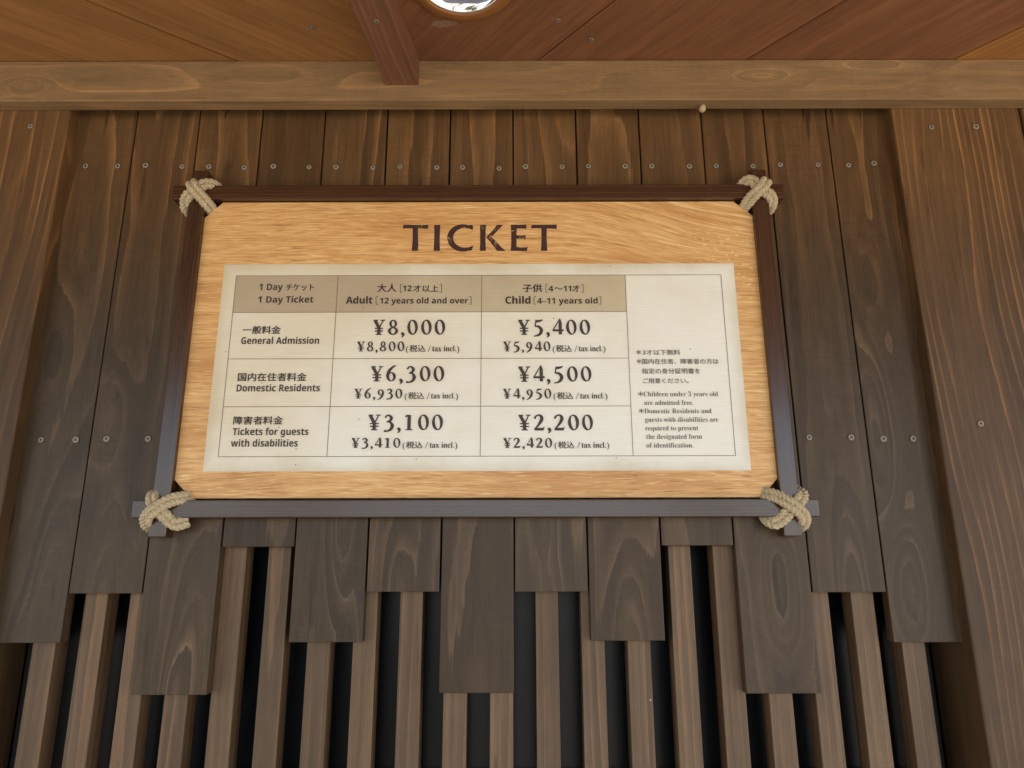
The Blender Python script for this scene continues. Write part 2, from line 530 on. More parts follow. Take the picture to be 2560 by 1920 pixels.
def rope_mat():
    N = NT('jute rope')
    g = N.attr('grain').outputs['Vector']
    u, d, t = N.sep(g)
    fib = N.noise(N.vmul(g, (2.2, 2.2, 900)), None, 3.0, 0.65)
    pos = N.n('ShaderNodeNewGeometry').outputs['Position']
    blot = N.noise(pos, None, 3.0, 0.6, 55.0)
    fine = N.noise(pos, None, 3.0, 0.7, 900.0)
    col = N.mix(blot, (0.58, 0.455, 0.275), (0.82, 0.69, 0.49))
    col = N.mix(N.smooth(fib, 0.35, 0.7), scl((0.60, 0.45, 0.25), 0.55), col)
    return N.finish(col, 0.85, 0.15, N.math('ADD', fib, N.math('MULTIPLY', fine, 0.6)), 0.7, 0.0012)


M['oak'] = oak_print()
M['paper'] = paper('aged paper print', (0.69, 0.60, 0.445), (0.79, 0.75, 0.665), (0.4536, 0.1846))
M['header'] = paper('tan header print', (0.43, 0.335, 0.225), (0.55, 0.465, 0.305))
M['ink'] = ink('dark brown ink', (0.058, 0.038, 0.034))
M['note'] = ink('note ink', (0.150, 0.120, 0.105))
M['title'] = ink('title ink', (0.052, 0.022, 0.020), 0.9)
M['rule'] = ink('rule ink', (0.13, 0.095, 0.075))
M['rope'] = rope_mat()
M['screw'] = simple('dull screw', (0.26, 0.215, 0.155), 0.65, 0.4, 0.0, 0.25, 500.0)
M['slot'] = simple('screw recess', (0.02, 0.014, 0.010), 0.6, 0.3)
M['dark'] = simple('dark backing', (0.008, 0.007, 0.006), 0.7, 0.2)
M['glass'] = simple('tinted window glass', (0.004, 0.0045, 0.006), 0.28, 0.2)
M['frame'] = simple('black window frame', (0.010, 0.010, 0.011), 0.4, 0.4)
M['ring'] = simple('painted trim ring', (0.265, 0.105, 0.028), 0.45, 0.4, 0.0, 0.12, 40.0)
M['chrome'] = simple('polished reflector', (0.88, 0.87, 0.84), 0.06, 0.5, 1.0)
M['shell'] = simple('snail shell', (0.50, 0.37, 0.19), 0.4, 0.4, 0.0, 0.4, 350.0)
M['slug'] = simple('snail foot', (0.20, 0.15, 0.09), 0.4, 0.5)
M['roof'] = simple('roof deck', (0.06, 0.045, 0.035), 0.8, 0.3)


def paving():
    N = NT('sunlit paving')
    pos = N.n('ShaderNodeNewGeometry').outputs['Position']
    br = N.n('ShaderNodeTexBrick')
    N.put(br.inputs['Vector'], pos)
    br.inputs['Scale'].default_value = 1.6
    br.inputs['Mortar Size'].default_value = 0.008
    br.inputs['Color1'].default_value = (0.52, 0.47, 0.39, 1)
    br.inputs['Color2'].default_value = (0.46, 0.41, 0.34, 1)
    br.inputs['Mortar'].default_value = (0.20, 0.17, 0.13, 1)
    nz = N.noise(pos, None, 5.0, 0.6, 6.0)
    col = N.mix(N.math('MULTIPLY', nz, 0.35), br.outputs[0], (0.30, 0.25, 0.19))
    return N.finish(col, 0.8, 0.3, nz, 0.2, 0.005)


M['paving'] = paving()

Z = CAM_H

# ------------------------------------------------------------------ ground
bm = bmesh.new()
bmesh.ops.create_grid(bm, x_segments=1, y_segments=1, size=120)
me = bm_mesh('ground', bm)
g_ob = link_mesh('ground', me, M['paving'], origin=(0, 0, 0))
g_ob['kind'] = 'structure'


# ------------------------------------------------------------------ screws
def screw_mesh():
    bm = bmesh.new()
    n = 20
    R = 0.0054
    prof = [(R, 0.0002), (R * 0.985, -0.0006), (R * 0.93, -0.0009), (R * 0.5, -0.0010)]
    rings = []
    for r, y in prof:
        rings.append([bm.verts.new((r * math.cos(2 * math.pi * i / n), y, r * math.sin(2 * math.pi * i / n))) for i in range(n)])
    for a, b in zip(rings, rings[1:]):
        for i in range(n):
            bm.faces.new((a[i], a[(i + 1) % n], b[(i + 1) % n], b[i]))
    bm.faces.new(rings[-1])
    for f in bm.faces:
        f.material_index = 0
        f.smooth = True
    # the cross recess: two dark bars sunk as a thin inlay
    for ang, yy in ((0, -0.00107), (math.pi / 2, -0.00110)):
        ca, sa = math.cos(ang), math.sin(ang)
        L, W = R * 0.58, R * 0.15
        pts = [(-L, -W * .6), (-L * .3, -W), (L * .3, -W), (L, -W * .6), (L, W * .6), (L * .3, W), (-L * .3, W), (-L, W * .6)]
        vs = [bm.verts.new((x * ca - z * sa, yy, x * sa + z * ca)) for x, z in pts]
        f = bm.faces.new(vs)
        f.material_index = 1
    # the countersunk hole's dark rim
    rim = [[bm.verts.new((r * math.cos(2 * math.pi * i / n), -0.0005, r * math.sin(2 * math.pi * i / n))) for i in range(n)] for r in (R * 0.985, R * 1.16)]
    for i in range(n):
        f = bm.faces.new((rim[0][i], rim[0][(i + 1) % n], rim[1][(i + 1) % n], rim[1][i]))
        f.material_index = 1
    me = bpy.data.meshes.new('screw')
    bm.to_mesh(me)
    bm.free()
    me.materials.append(M['screw'])
    me.materials.append(M['slot'])
    return me


SCREW = screw_mesh()


def add_screw(parent, px, py, y, size=1.0):
    x, h = on_y(px, py, y)
    o = bpy.data.objects.new('screw', SCREW)
    C.objects.link(o)
    o.parent = parent
    o.location = Vector((x, y, h + Z)) - world_loc(parent)
    o.rotation_euler = (random.uniform(-.06, .06), random.uniform(0, 6.28), random.uniform(-.06, .06))
    s = size * random.uniform(0.9, 1.06)
    o.scale = (s, s, s)
    return o


def down_screw(parent, x, y, z):
    o = bpy.data.objects.new('screw', SCREW)
    C.objects.link(o)
    o.parent = parent
    o.location = Vector((x, y, z)) - world_loc(parent)
    o.rotation_euler = Euler((math.pi / 2, 0, 0)).to_matrix().to_euler()
    o.scale = (0.85,) * 3
    return o


# ------------------------------------------------------------------ plank wall
J0 = 0.0033
wall = thing('plank_wall', 'grey brown wall of flush vertical planks with uneven lower ends behind the ticket sign', 'wall', (0, Y_WALL, Z))
bottoms = [-0.118, -0.0428, -0.1950, 0.0300, -0.1178, -0.0413, -0.1933, -0.0416, -0.1166, 0.0308, -0.1950, -0.0434, -0.1200]
planks = []
# where the photograph shows arches and eyes in the grain: place, how many rings high, half width, half length
RINGS = {
    0: [(95, 1330, 0.11, 0.040, 0.24), (30, 1400, 0.05, 0.02, 0.07), (120, 760, 0.06, 0.03, 0.10)],
    1: [(215, 1330, 0.08, 0.034, 0.17), (235, 900, 0.06, 0.03, 0.08)],
    2: [(400, 1480, 0.13, 0.038, 0.24), (365, 1500, 0.05, 0.015, 0.06)],
    3: [(500, 330, 0.05, 0.02, 0.10)],
    4: [(745, 1100, 0.10, 0.022, 0.13), (640, 330, 0.05, 0.02, 0.08)],
    5: [(860, 1280, 0.08, 0.030, 0.10), (780, 300, 0.08, 0.024, 0.07)],
    6: [(1030, 1560, 0.06, 0.04, 0.35)],
    7: [(1175, 1120, 0.09, 0.020, 0.09), (1190, 1290, 0.05, 0.02, 0.05)],
    8: [(1370, 1460, 0.09, 0.036, 0.20)],
    9: [(1590, 300, 0.08, 0.03, 0.09)],
    10: [(1688, 1300, 0.16, 0.034, 0.105), (1680, 1190, 0.06, 0.03, 0.05), (1680, 560, 0.05, 0.03, 0.2)],
    11: [(1850, 1330, 0.12, 0.030, 0.20), (1850, 300, 0.06, 0.03, 0.08)],
    12: [(1965, 1265, 0.15, 0.034, 0.115), (1900, 960, -0.10, 0.026, 0.17), (1880, 620, 0.05, 0.03, 0.1)],
}
gseed = [11.3, 3.7, 21.9, 8.1, 30.2, 14.6, 5.5, 27.4, 17.2, 40.8, 33.3, 9.4, 24.7]
gpar = [(0.01, 0.035, 0.02), (-0.02, 0.05, -0.02), (0.01, 0.012, 0.045), (0.03, 0.06, 0.0), (-0.035, 0.05, 0.02), (-0.05, 0.04, 0.01),
        (0.0, 0.03, 0.015), (0.045, 0.05, -0.015), (0.01, 0.06, 0.03), (-0.03, 0.05, 0.02), (0.005, 0.0, 0.03), (0.0, 0.03, 0.04), (0.0, 0.004, 0.03)]
for i in range(13):
    x0 = J0 + 0.12 * (i - 7) + random.uniform(0.0011, 0.0019)
    x1 = J0 + 0.12 * (i - 6) - random.uniform(0.0011, 0.0019)
    if i == 0:
        x0 = -0.868
    if i == 12:
        x1 = 0.7185
    dy = random.uniform(-0.0006, 0.0006)
    bm = box_bm(x0, x1, Y_WALL + dy, Y_WALL + dy + 0.021, bottoms[i] + Z, 0.912 + Z, 0.0012)
    slice_bm(bm, 0, x0, x1, 0.010)
    slice_bm(bm, 2, bottoms[i] + Z, 0.912 + Z, 0.016)
    me = bm_mesh('wall_plank', bm)
    u0, z0, k = gpar[i]
    grain(me, (0, 0, 1), (1, 0, 0), (0, 1, 0), u0, z0, k, gseed[i])
    bl = []
    for kx, ky, amp, su, st in RINGS.get(i, ()):
        x, h = on_y(kx * 1.1573, ky * 1.1573, Y_WALL)
        bl.append((x, h + Z, amp, su, st))
    swell(me, bl, (0, 2))
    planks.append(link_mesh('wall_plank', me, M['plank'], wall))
top_row = [(214, 415.5), (294.6, 415.5), (364, 413.8), (455.4, 416.7), (522, 416.7), (611, 419), (683.4, 416), (772.6, 417.8), (839.7, 417.8),
           (932.3, 419.6), (1000, 416.7), (1092, 419), (1156.3, 419), (1247.7, 421.3), (1313.6, 416.7), (1405, 417.2), (1471, 415.5), (1562.4, 415.5),
           (1629, 415.5), (1723.3, 416), (1790.4, 415), (1882.4, 415.5), (1950.7, 412), (2044.5, 412), (2120.9, 413.2), (2185, 408.6)]
low_row = [(102.5, 1099.8), (189.3, 1099.5), (266.2, 1097.5), (370.2, 1097), (2023, 1093.6), (2128, 1093.6), (2208.8, 1097), (2283, 1096.7)]
for px, py in top_row + low_row:
    x, h = on_y(px, py, Y_WALL)
    i = min(12, max(0, int((x - J0) / 0.12 + 7)))
    add_screw(planks[i], px, py, Y_WALL - 0.0004)
# dark sheet behind the planks down to the shortest one's hidden edge
me = bm_mesh('wall_backing', box_bm(-1.6, 1.6, Y_WALL + 0.0235, Y_WALL + 0.045, 0.06 + Z, 0.90 + Z, 0))
link_mesh('wall_backing', me, M['dark'], wall)

# ------------------------------------------------------------------ corner posts and the boards beyond them
pl = thing('corner_post', 'wide brown post with orange grain and one screw, left of the plank wall', 'post', (-0.95, Y_POST, 0), 'wide posts flanking the plank wall')
me = bm_mesh('post_shaft', box_bm(-1.070, -0.829, Y_POST, Y_POST + 0.12, 0.0, H_BEAM1 + Z - 0.004, 0.004, 3))
grain(me, (0, 0, 1), (1, 0, 0), (0, 1, 0), -0.16, 0.06, 0.004, 2.1)
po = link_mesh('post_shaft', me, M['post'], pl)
add_screw(po, 76, 315.8, Y_POST - 0.0003)
pr = thing('corner_post', 'wide brown post with orange grain and three screws, right of the plank wall', 'post', (0.83, Y_POST, 0), 'wide posts flanking the plank wall')
me = bm_mesh('post_shaft', box_bm(0.7125, 0.9530, Y_POST, Y_POST + 0.12, 0.0, H_BEAM1 + Z - 0.004, 0.004, 3))
grain(me, (0, 0, 1), (1, 0, 0), (0, 1, 0), 0.10, 0.045, 0.006, 6.4)
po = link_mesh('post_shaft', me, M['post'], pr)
for p in ((2328.5, 318.5), (2439.7, 317), (2451.7, 1059)):
    add_screw(po, p[0], p[1], Y_POST - 0.0003, 1.05)
side = thing('end_board', 'brown end board in the upper right corner, just past the right post', 'board', (1.08, Y_POST, 0))
me = bm_mesh('board', box_bm(0.9575, 1.30, Y_POST + 0.001, Y_POST + 0.06, 0.0, H_BEAM1 + Z - 0.004, 0.003))
grain(me, (0, 0, 1), (1, 0, 0), (0, 1, 0), 0.0, 0.05, 0.01, 12.0)
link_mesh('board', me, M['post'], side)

# ------------------------------------------------------------------ beam, ceiling, batten
bm = box_bm(-1.9, 1.9, Y_BEAM, Y_POST - 0.0005, H_BEAM0 + Z, H_BEAM1 + Z - 0.0005, 0.002, 2)
slice_bm(bm, 0, -1.9, 1.9, 0.02)
slice_bm(bm, 2, H_BEAM0 + Z, H_BEAM1 + Z, 0.009)
me = bm_mesh('beam', bm)
grain(me, (1, 0, 0), (0, 0, 1), (0, -1, 0), 0.01, 0.012, 0.012, 19.5)
bl = []
for kx, ky, amp, su, st in ((1650, 162, 0.06, 0.085, 0.024), (1420, 170, 0.03, 0.12, 0.03), (60, 185, 0.05, 0.05, 0.02), (560, 160, 0.035, 0.15, 0.03), (1890, 140, 0.06, 0.10, 0.02),
                            (1050, 135, 0.03, 0.18, 0.03), (2150, 190, 0.03, 0.12, 0.03)):
    x, h = on_y(kx * 1.1573, ky * 1.1573, Y_BEAM)
    bl.append((x, h + Z, amp, su, st))
swell(me, bl, (0, 2))
beam = link_mesh('beam', me, M['beam'])
tag(beam, 'pale brown horizontal beam with wavy grain running below the ceiling', 'beam')

roof = thing('eave_roof', 'wooden eave ceiling of wide slanting reddish brown boards above the beam', 'ceiling', (0, 0.2, H_BEAM1 + Z))
CZ = H_BEAM1 + Z
BW = Vector((math.sin(math.radians(-7.1)), -math.cos(math.radians(-7.1))))     # the batten's run, from the wall outwards
bat0 = Vector((-0.2015, Y_BEAM))                                                # batten axis at the beam


def clip_poly(poly, p, n):
    """Keep the side of the line through p where n points."""
    out = []
    for i in range(len(poly)):
        a, b = Vector(poly[i]), Vector(poly[(i + 1) % len(poly)])
        da, db = (a - p).dot(n), (b - p).dot(n)
        if da >= 0:
            out.append(a)
        if da * db < 0:
            out.append(a + (b - a) * (da / (da - db)))
    return out


def drill(me, x, y, r):
    """The board with a round hole through it for the recessed lamp."""
    o = bpy.data.objects.new('board', me)
    C.objects.link(o)
    b = bmesh.new()
    bmesh.ops.create_cone(b, cap_ends=True, segments=48, radius1=r, radius2=r, depth=0.2)
    bmesh.ops.translate(b, verts=b.verts, vec=(x, y, CZ))
    cu = bpy.data.objects.new('drill', bm_mesh('drill', b))
    C.objects.link(cu)
    md = o.modifiers.new('hole', 'BOOLEAN')
    md.operation = 'DIFFERENCE'
    md.object = cu
    dg = bpy.context.evaluated_depsgraph_get()
    dg.update()
    out = bpy.data.meshes.new_from_object(o.evaluated_get(dg))
    bpy.data.objects.remove(o)
    bpy.data.objects.remove(cu)
    return out


region = [Vector(v) for v in ((-3.2, EAVE_Y), (3.2, EAVE_Y), (3.2, Y_POST + 0.02), (-3.2, Y_POST + 0.02))]
bn = Vector((BW.y, -BW.x))            # normal of the batten axis
if bn.x < 0:
    bn = -bn
for sidename, ang, anchor, sgn in (('right', 40.1, Vector((0.0533, 1.1357)), 1), ('left', -53.1, Vector((-0.5182, 1.1349)), -1)):
    dirv = Vector((math.sin(math.radians(ang)), -math.cos(math.radians(ang))))
    nrm = Vector((-dirv.y, dirv.x))                                   # to the +X side
    if nrm.x < 0:
        nrm = -nrm
    half = clip_poly(region, bat0, bn * sgn)
    for k in range(-14, 15):
        w = 0.2975
        gap = 0.0015 if sgn > 0 else 0.0026
        p0 = anchor + nrm * (k * w + gap)
        p1 = anchor + nrm * ((k + 1) * w - gap)
        poly = clip_poly(half, p0, nrm)
        if len(poly) > 2:
            poly = clip_poly(poly, p1, -nrm)
        if len(poly) < 3:
            continue
        area = abs(sum(poly[i].x * poly[(i + 1) % len(poly)].y - poly[(i + 1) % len(poly)].x * poly[i].y for i in range(len(poly)))) / 2
        if area < 0.002:
            continue
        dz = random.uniform(0, 0.0008) if sgn > 0 else (0.0012 if k % 2 else 0.0)
        me = bm_mesh('ceiling_board', prism_bm([tuple(v) for v in poly], CZ + dz, CZ + 0.018, 0.0))
        if sgn > 0 and k in (-2, -1, 0):
            me = drill(me, -0.0795, 0.9455, 0.0725)
        if sgn > 0:
            mt = M['ceil_right']
            if k == -1:
                mt = M['ceil_scuff']
            if k == 2:
                mt = M['ceil_warm']
        else:
            mt = M['ceil_left']
        grain(me, (dirv.x, dirv.y, 0), (nrm.x, nrm.y, 0), (0, 0, 1), random.uniform(-.06, .06), random.uniform(0.02, 0.06), random.uniform(-.02, .02), 3.1 * k + 50 * sgn + 77)
        cb = link_mesh('ceiling_board', me, mt, roof)
        if sgn > 0 and k in (-1, 0):
            pts = {-1: (1395.7, 50.3), 0: (1478.5, 98.4)}[k]
            r = ray(*pts)
            q = H_BEAM1 / r[2]
            down_screw(cb, r[0] * q, r[1] * q, CZ)
        if sgn < 0 and k == 0:
            r = ray(781, 68)
            q = H_BEAM1 / r[2]
            down_screw(cb, r[0] * q, r[1] * q, CZ)
me = bm_mesh('roof_deck', box_bm(-3.3, 3.3, EAVE_Y - 0.02, 3.2, CZ + 0.03, CZ + 0.11, 0.0))
link_mesh('roof_deck', me, M['roof'], roof)
me = bm_mesh('fascia', box_bm(-3.3, 3.3, EAVE_Y - 0.045, EAVE_Y - 0.0215, CZ - 0.06, CZ + 0.13, 0.002))
grain(me, (1, 0, 0), (0, 0, 1), (0, 1, 0), 0, 0.04, 0.01)
link_mesh('fascia', me, M['post'], roof)

# batten: a squared strip under the ceiling that butts against the beam
hw = 0.030
perp = Vector((-BW.y, BW.x))
far = bat0 + BW * 2.5
q = []
for s, base in ((-1, bat0), (1, bat0), (1, far), (-1, far)):
    v = base + perp * (s * hw)
    if base is bat0:
        v = v + BW * ((v.y - (Y_BEAM - 0.0006)) / -BW.y)
    q.append(tuple(v))
me = bm_mesh('batten', prism_bm(q, 0.8604 + Z, CZ - 0.0006, 0.0015))
grain(me, (BW.x, BW.y, 0), (perp.x, perp.y, 0), (0, 0, 1), 0.02, 0.03, 0.005, 44.0)
bat_root = thing('batten', 'square red brown ceiling batten that ends against the beam beside the round lamp', 'batten', (bat0.x, bat0.y, 0.8604 + Z))
bo = link_mesh('batten_strip', me, M['batten'], bat_root)
r = ray(941, 53)
qq = 0.8604 / r[2]
down_screw(bo, r[0] * qq, r[1] * qq, 0.8604 + Z)

# ------------------------------------------------------------------ round downlight in the ceiling
lx, ly = -0.0795, 0.9455
lamp = thing('downlight', 'round recessed ceiling lamp with a brown ring and mirrored bowl', 'lamp', (lx, ly, CZ))


def lathe(prof, n=64):
    bm = bmesh.new()
    rings = [[bm.verts.new((lx + r * math.cos(2 * math.pi * i / n), ly + r * math.sin(2 * math.pi * i / n), z)) for i in range(n)] for r, z in prof]
    for a, b in zip(rings, rings[1:]):
        for i in range(n):
            bm.faces.new((a[i], a[(i + 1) % n], b[(i + 1) % n], b[i]))
    return bm


bm = lathe([(0.0905, CZ + 0.001), (0.0905, CZ - 0.003), (0.0885, CZ - 0.005), (0.0740, CZ - 0.0065), (0.0722, CZ - 0.006), (0.0715, CZ - 0.004), (0.0715, CZ + 0.004)])
link_mesh('trim_ring', bm_mesh('trim_ring', bm, True), M['ring'], lamp)
bm = lathe([(0.0714, CZ - 0.0035), (0.0690, CZ - 0.0042), (0.0675, CZ - 0.0022), (0.0668, CZ - 0.0005), (0.062, CZ + 0.004), (0.054, CZ + 0.0105), (0.044, CZ + 0.0155), (0.033, CZ + 0.0192), (0.020, CZ + 0.0222), (0.010, CZ + 0.0233), (0.0006, CZ + 0.0236)])
link_mesh('reflector', bm_mesh('reflector', bm, True), M['chrome'], lamp)

# ------------------------------------------------------------------ slat screen and the window behind it
screen = thing('slat_screen', 'row of square vertical wooden slats below the planks with dark gaps between', 'screen', (0, Y_WALL + 0.03, 0))
SY = Y_WALL + 0.0222
for i in range(20):
    xc = -0.7567 + 0.0739 * i
    dy = random.uniform(0, 0.0008)
    me = bm_mesh('slat', box_bm(xc - 0.0185, xc + 0.0185, SY + dy, SY + dy + 0.036, 0.12, 0.055 + Z, 0.0012))
    grain(me, (0, 0, 1), (1, 0, 0), (0, 1, 0), random.uniform(-.03, .03), random.uniform(0.015, 0.05), random.uniform(-.01, .01), 5.7 * i + 1.3, random.choice((-1, 1)))
    link_mesh('slat', me, M['slat'], screen)
me = bm_mesh('bottom_rail', box_bm(-0.8285, 0.712, SY, SY + 0.04, 0.03, 0.119, 0.002))
grain(me, (1, 0, 0), (0, 0, 1), (0, 1, 0), 0, 0.03, 0.0)
link_mesh('bottom_rail', me, M['slat'], screen)
win = thing('window', 'dark window glass in a black frame behind the slats', 'window', (0, SY + 0.09, 0))
me = bm_mesh('pane', box_bm(-0.79, 0.67, SY + 0.085, SY + 0.091, 1.27, 0.2 + Z, 0))
link_mesh('pane', me, M['glass'], win)
for nm, b in (('window_frame', (-0.828, -0.79, 0.03, 0.2 + Z)), ('window_frame', (0.67, 0.711, 0.03, 0.2 + Z))):
    me = bm_mesh('window_frame', box_bm(b[0], b[1], SY + 0.07, SY + 0.11, b[2], b[3], 0.002))
    link_mesh('window_frame', me, M['frame'], win)
me = bm_mesh('window_sill', box_bm(-0.79, 0.67, SY + 0.066, SY + 0.11, 0.03, 1.27, 0.002))
link_mesh('window_sill', me, M['frame'], win)

# dark room behind the screen
for nm, b in (('booth_wall', (-3.3, 3.3, 2.9, 3.0)), ('booth_wall', (-3.3, -3.2, 1.28, 2.9)), ('booth_wall', (3.2, 3.3, 1.28, 2.9))):
    me = bm_mesh(nm, box_bm(*b, 0.0, CZ + 0.029, 0))
    o = link_mesh(nm, me, M['dark'])
    tag(o, 'dark inner wall of the booth behind the slats', 'wall', 'inner walls of the booth')

# side walls that close the booth off to both sides
for x0, x1, lab in ((-3.2, -1.0705, 'plain brown boarded wall past the left post'), (1.3005, 3.2, 'plain brown boarded wall past the end board')):
    me = bm_mesh('booth_wall', box_bm(x0, x1, Y_POST + 0.03, Y_POST + 0.10, 0.0, CZ - 0.001, 0.0))
    grain(me, (0, 0, 1), (1, 0, 0), (0, 1, 0), 0.0, 0.05, 0.01)
    tag(link_mesh('booth_wall', me, M['post']), lab, 'wall')

# ------------------------------------------------------------------ the ticket sign
sign = thing('ticket_sign', 'wooden ticket price sign in a dark frame lashed with rope at its corners', 'sign', (-0.06, Y_PANEL, 0.375 + Z))
PX0, PX1, PZ0, PZ1 = -0.5571, 0.4374, 0.1070, 0.6427
ch = 0.0305
poly = [(PX0, PZ0 + ch), (PX0 + ch, PZ0), (PX1 - ch + 0.002, PZ0), (PX1, PZ0 + ch), (PX1, PZ1 - ch + 0.002), (PX1 - ch - 0.002, PZ1), (PX0 + ch, PZ1), (PX0, PZ1 - ch)]
bm = bmesh.new()
fa = [bm.verts.new((x, Y_PANEL, z + Z)) for x, z in poly]
bb = [bm.verts.new((x, Y_PANEL + 0.009, z + Z)) for x, z in poly]
bm.faces.new(fa)
bm.faces.new(list(reversed(bb)))
for i in range(8):
    bm.faces.new((fa[i], bb[i], bb[(i + 1) % 8], fa[(i + 1) % 8]))
bmesh.ops.recalc_face_normals(bm, faces=bm.faces)
bmesh.ops.bevel(bm, geom=[e for e in bm.edges if all(abs(v.co.y - Y_PANEL) < 1e-6 for v in e.verts)], offset=0.0006, segments=1, affect='EDGES')
me = bm_mesh('sign_board', bm)
grain(me, (1, 0, 0), (0, 0, 1), (0, 1, 0), 0, 0, 0, 0)
board = link_mesh('sign_board', me, M['oak'], sign)

# frame bars
BAR_T = 0.0285
bars = [  # x0, x1, z0, z1, front offset, along
    (-0.6152, 0.4951, 0.6440, 0.6713, 0.0, (1, 0, 0)),
    (-0.6155, 0.4966, 0.0750, 0.1032, 0.0, (1, 0, 0)),
    (-0.5850, -0.5567, 0.0450, 0.7024, 0.0012, (0, 0, 1)),
    (0.4368, 0.4655, 0.0443, 0.7014, 0.0012, (0, 0, 1)),
]
for i, (x0, x1, z0, z1, fo, al) in enumerate(bars):
    me = bm_mesh('frame_bar', box_bm(x0, x1, Y_BAR + fo, Y_BAR + fo + BAR_T - 2 * fo, z0 + Z, z1 + Z, 0.0016, 3))
    grain(me, al, (0, 0, 1) if al[0] else (1, 0, 0), None, 0.03, 0.03, 0.002, 9.0 * i + 2)
    link_mesh('frame_bar', me, M['bar'], sign)

# paper sheet with the price table
TX = [-0.4884, -0.3078, -0.0531, 0.2010, 0.3710]
TZ = [0.4983, 0.4295, 0.3448, 0.2605, 0.1755]
SX0, SX1, SZ0, SZ1 = -0.5118, 0.3953, 0.1511, 0.5203


def sheet(name, x0, x1, z0, z1, y, mat, parent, lift=0.0, centre=None):
    bm = box_bm(x0, x1, y, y + 0.0003, z0 + Z, z1 + Z, 0)
    me = bm_mesh(name, bm)
    grain(me, (1, 0, 0), (0, 0, 1), (0, 1, 0), 0, 0, 0, 0)
    if centre:
        for i, v in enumerate(me.vertices):
            me.attributes['grain'].data[i].vector = (v.co.z - Z - centre[1], 0, v.co.x - centre[0])
    return link_mesh(name, me, mat, parent)


cs = ((SX0 + SX1) / 2, (SZ0 + SZ1) / 2)
Y_SHEET = Y_PANEL - 0.0004
price = sheet('price_sheet', SX0, SX1, SZ0, SZ1, Y_SHEET, M['paper'], sign, centre=cs)
Y_HEAD = Y_SHEET - 0.0004
for i in range(3):
    sheet('header_cell', TX[i], TX[i + 1], TZ[1], TZ[0], Y_HEAD, M['header'], price, centre=cs)
Y_RULE = Y_HEAD - 0.0003
bm = bmesh.new()


def rule(x0, z0, x1, z1, w=0.00085, lift=0.0):
    h = w / 2
    if abs(x1 - x0) > abs(z1 - z0):
        q = [(x0 - h, z0 - h), (x1 + h, z0 - h), (x1 + h, z0 + h), (x0 - h, z0 + h)]
    else:
        q = [(x0 - h, z0), (x0 + h, z0), (x0 + h, z1), (x0 - h, z1)]
    bm.faces.new([bm.verts.new((x, Y_RULE - lift, z + Z)) for x, z in q])


rule(TX[0], TZ[0], TX[4], TZ[0])
rule(TX[0], TZ[4], TX[4], TZ[4])
for k in (1, 2, 3):
    rule(TX[0], TZ[k], TX[3], TZ[k])
for x in TX:
    rule(x, TZ[4], x, TZ[0], lift=0.00003)
me = bm_mesh('table_rule', bm)
link_mesh('table_rule', me, M['rule'], price)

# ------------------------------------------------------------------ lettering
_dg = None


def text_mesh(s, spacing=1.0, offset=0.0):
    c = bpy.data.curves.new('lettering', 'FONT')
    c.body = s
    c.resolution_u = 4
    c.space_character = spacing
    c.offset = offset
    o = bpy.data.objects.new('lettering', c)
    C.objects.link(o)
    dg = bpy.context.evaluated_depsgraph_get()
    dg.update()
    me = bpy.data.meshes.new_from_object(o.evaluated_get(dg))
    vs = [(v.co.x, v.co.y) for v in me.vertices]
    fs = [tuple(p.vertices) for p in me.polygons]
    bpy.data.objects.remove(o)
    bpy.data.curves.remove(c)
    bpy.data.meshes.remove(me)
    return vs, fs


def serif(s):
    r = ''
    for c in s:
        if c.isdigit():
            r += chr(0x1D7CE + int(c))
        elif 'A' <= c <= 'Z':
            r += chr(0x1D400 + ord(c) - 65)
        elif 'a' <= c <= 'z':
            r += chr(0x1D41A + ord(c) - 97)
        else:
            r += c
    return r


def sans(s):
    r = ''
    for c in s:
        if c.isdigit():
            r += chr(0x1D7EC + int(c))
        elif 'A' <= c <= 'Z':
            r += chr(0x1D5D4 + ord(c) - 65)
        elif 'a' <= c <= 'z':
            r += chr(0x1D5EE + ord(c) - 97)
        else:
            r += c
    return r


Y_INK = Y_RULE - 0.0004
CAP = {}


def cap_height(kind):
    if kind not in CAP:
        vs, _ = text_mesh({'sans': sans('H'), 'serif': serif('H'), 'digit': serif('1'), 'plain': 'H'}[kind])
        CAP[kind] = max(v[1] for v in vs)
    return CAP[kind]


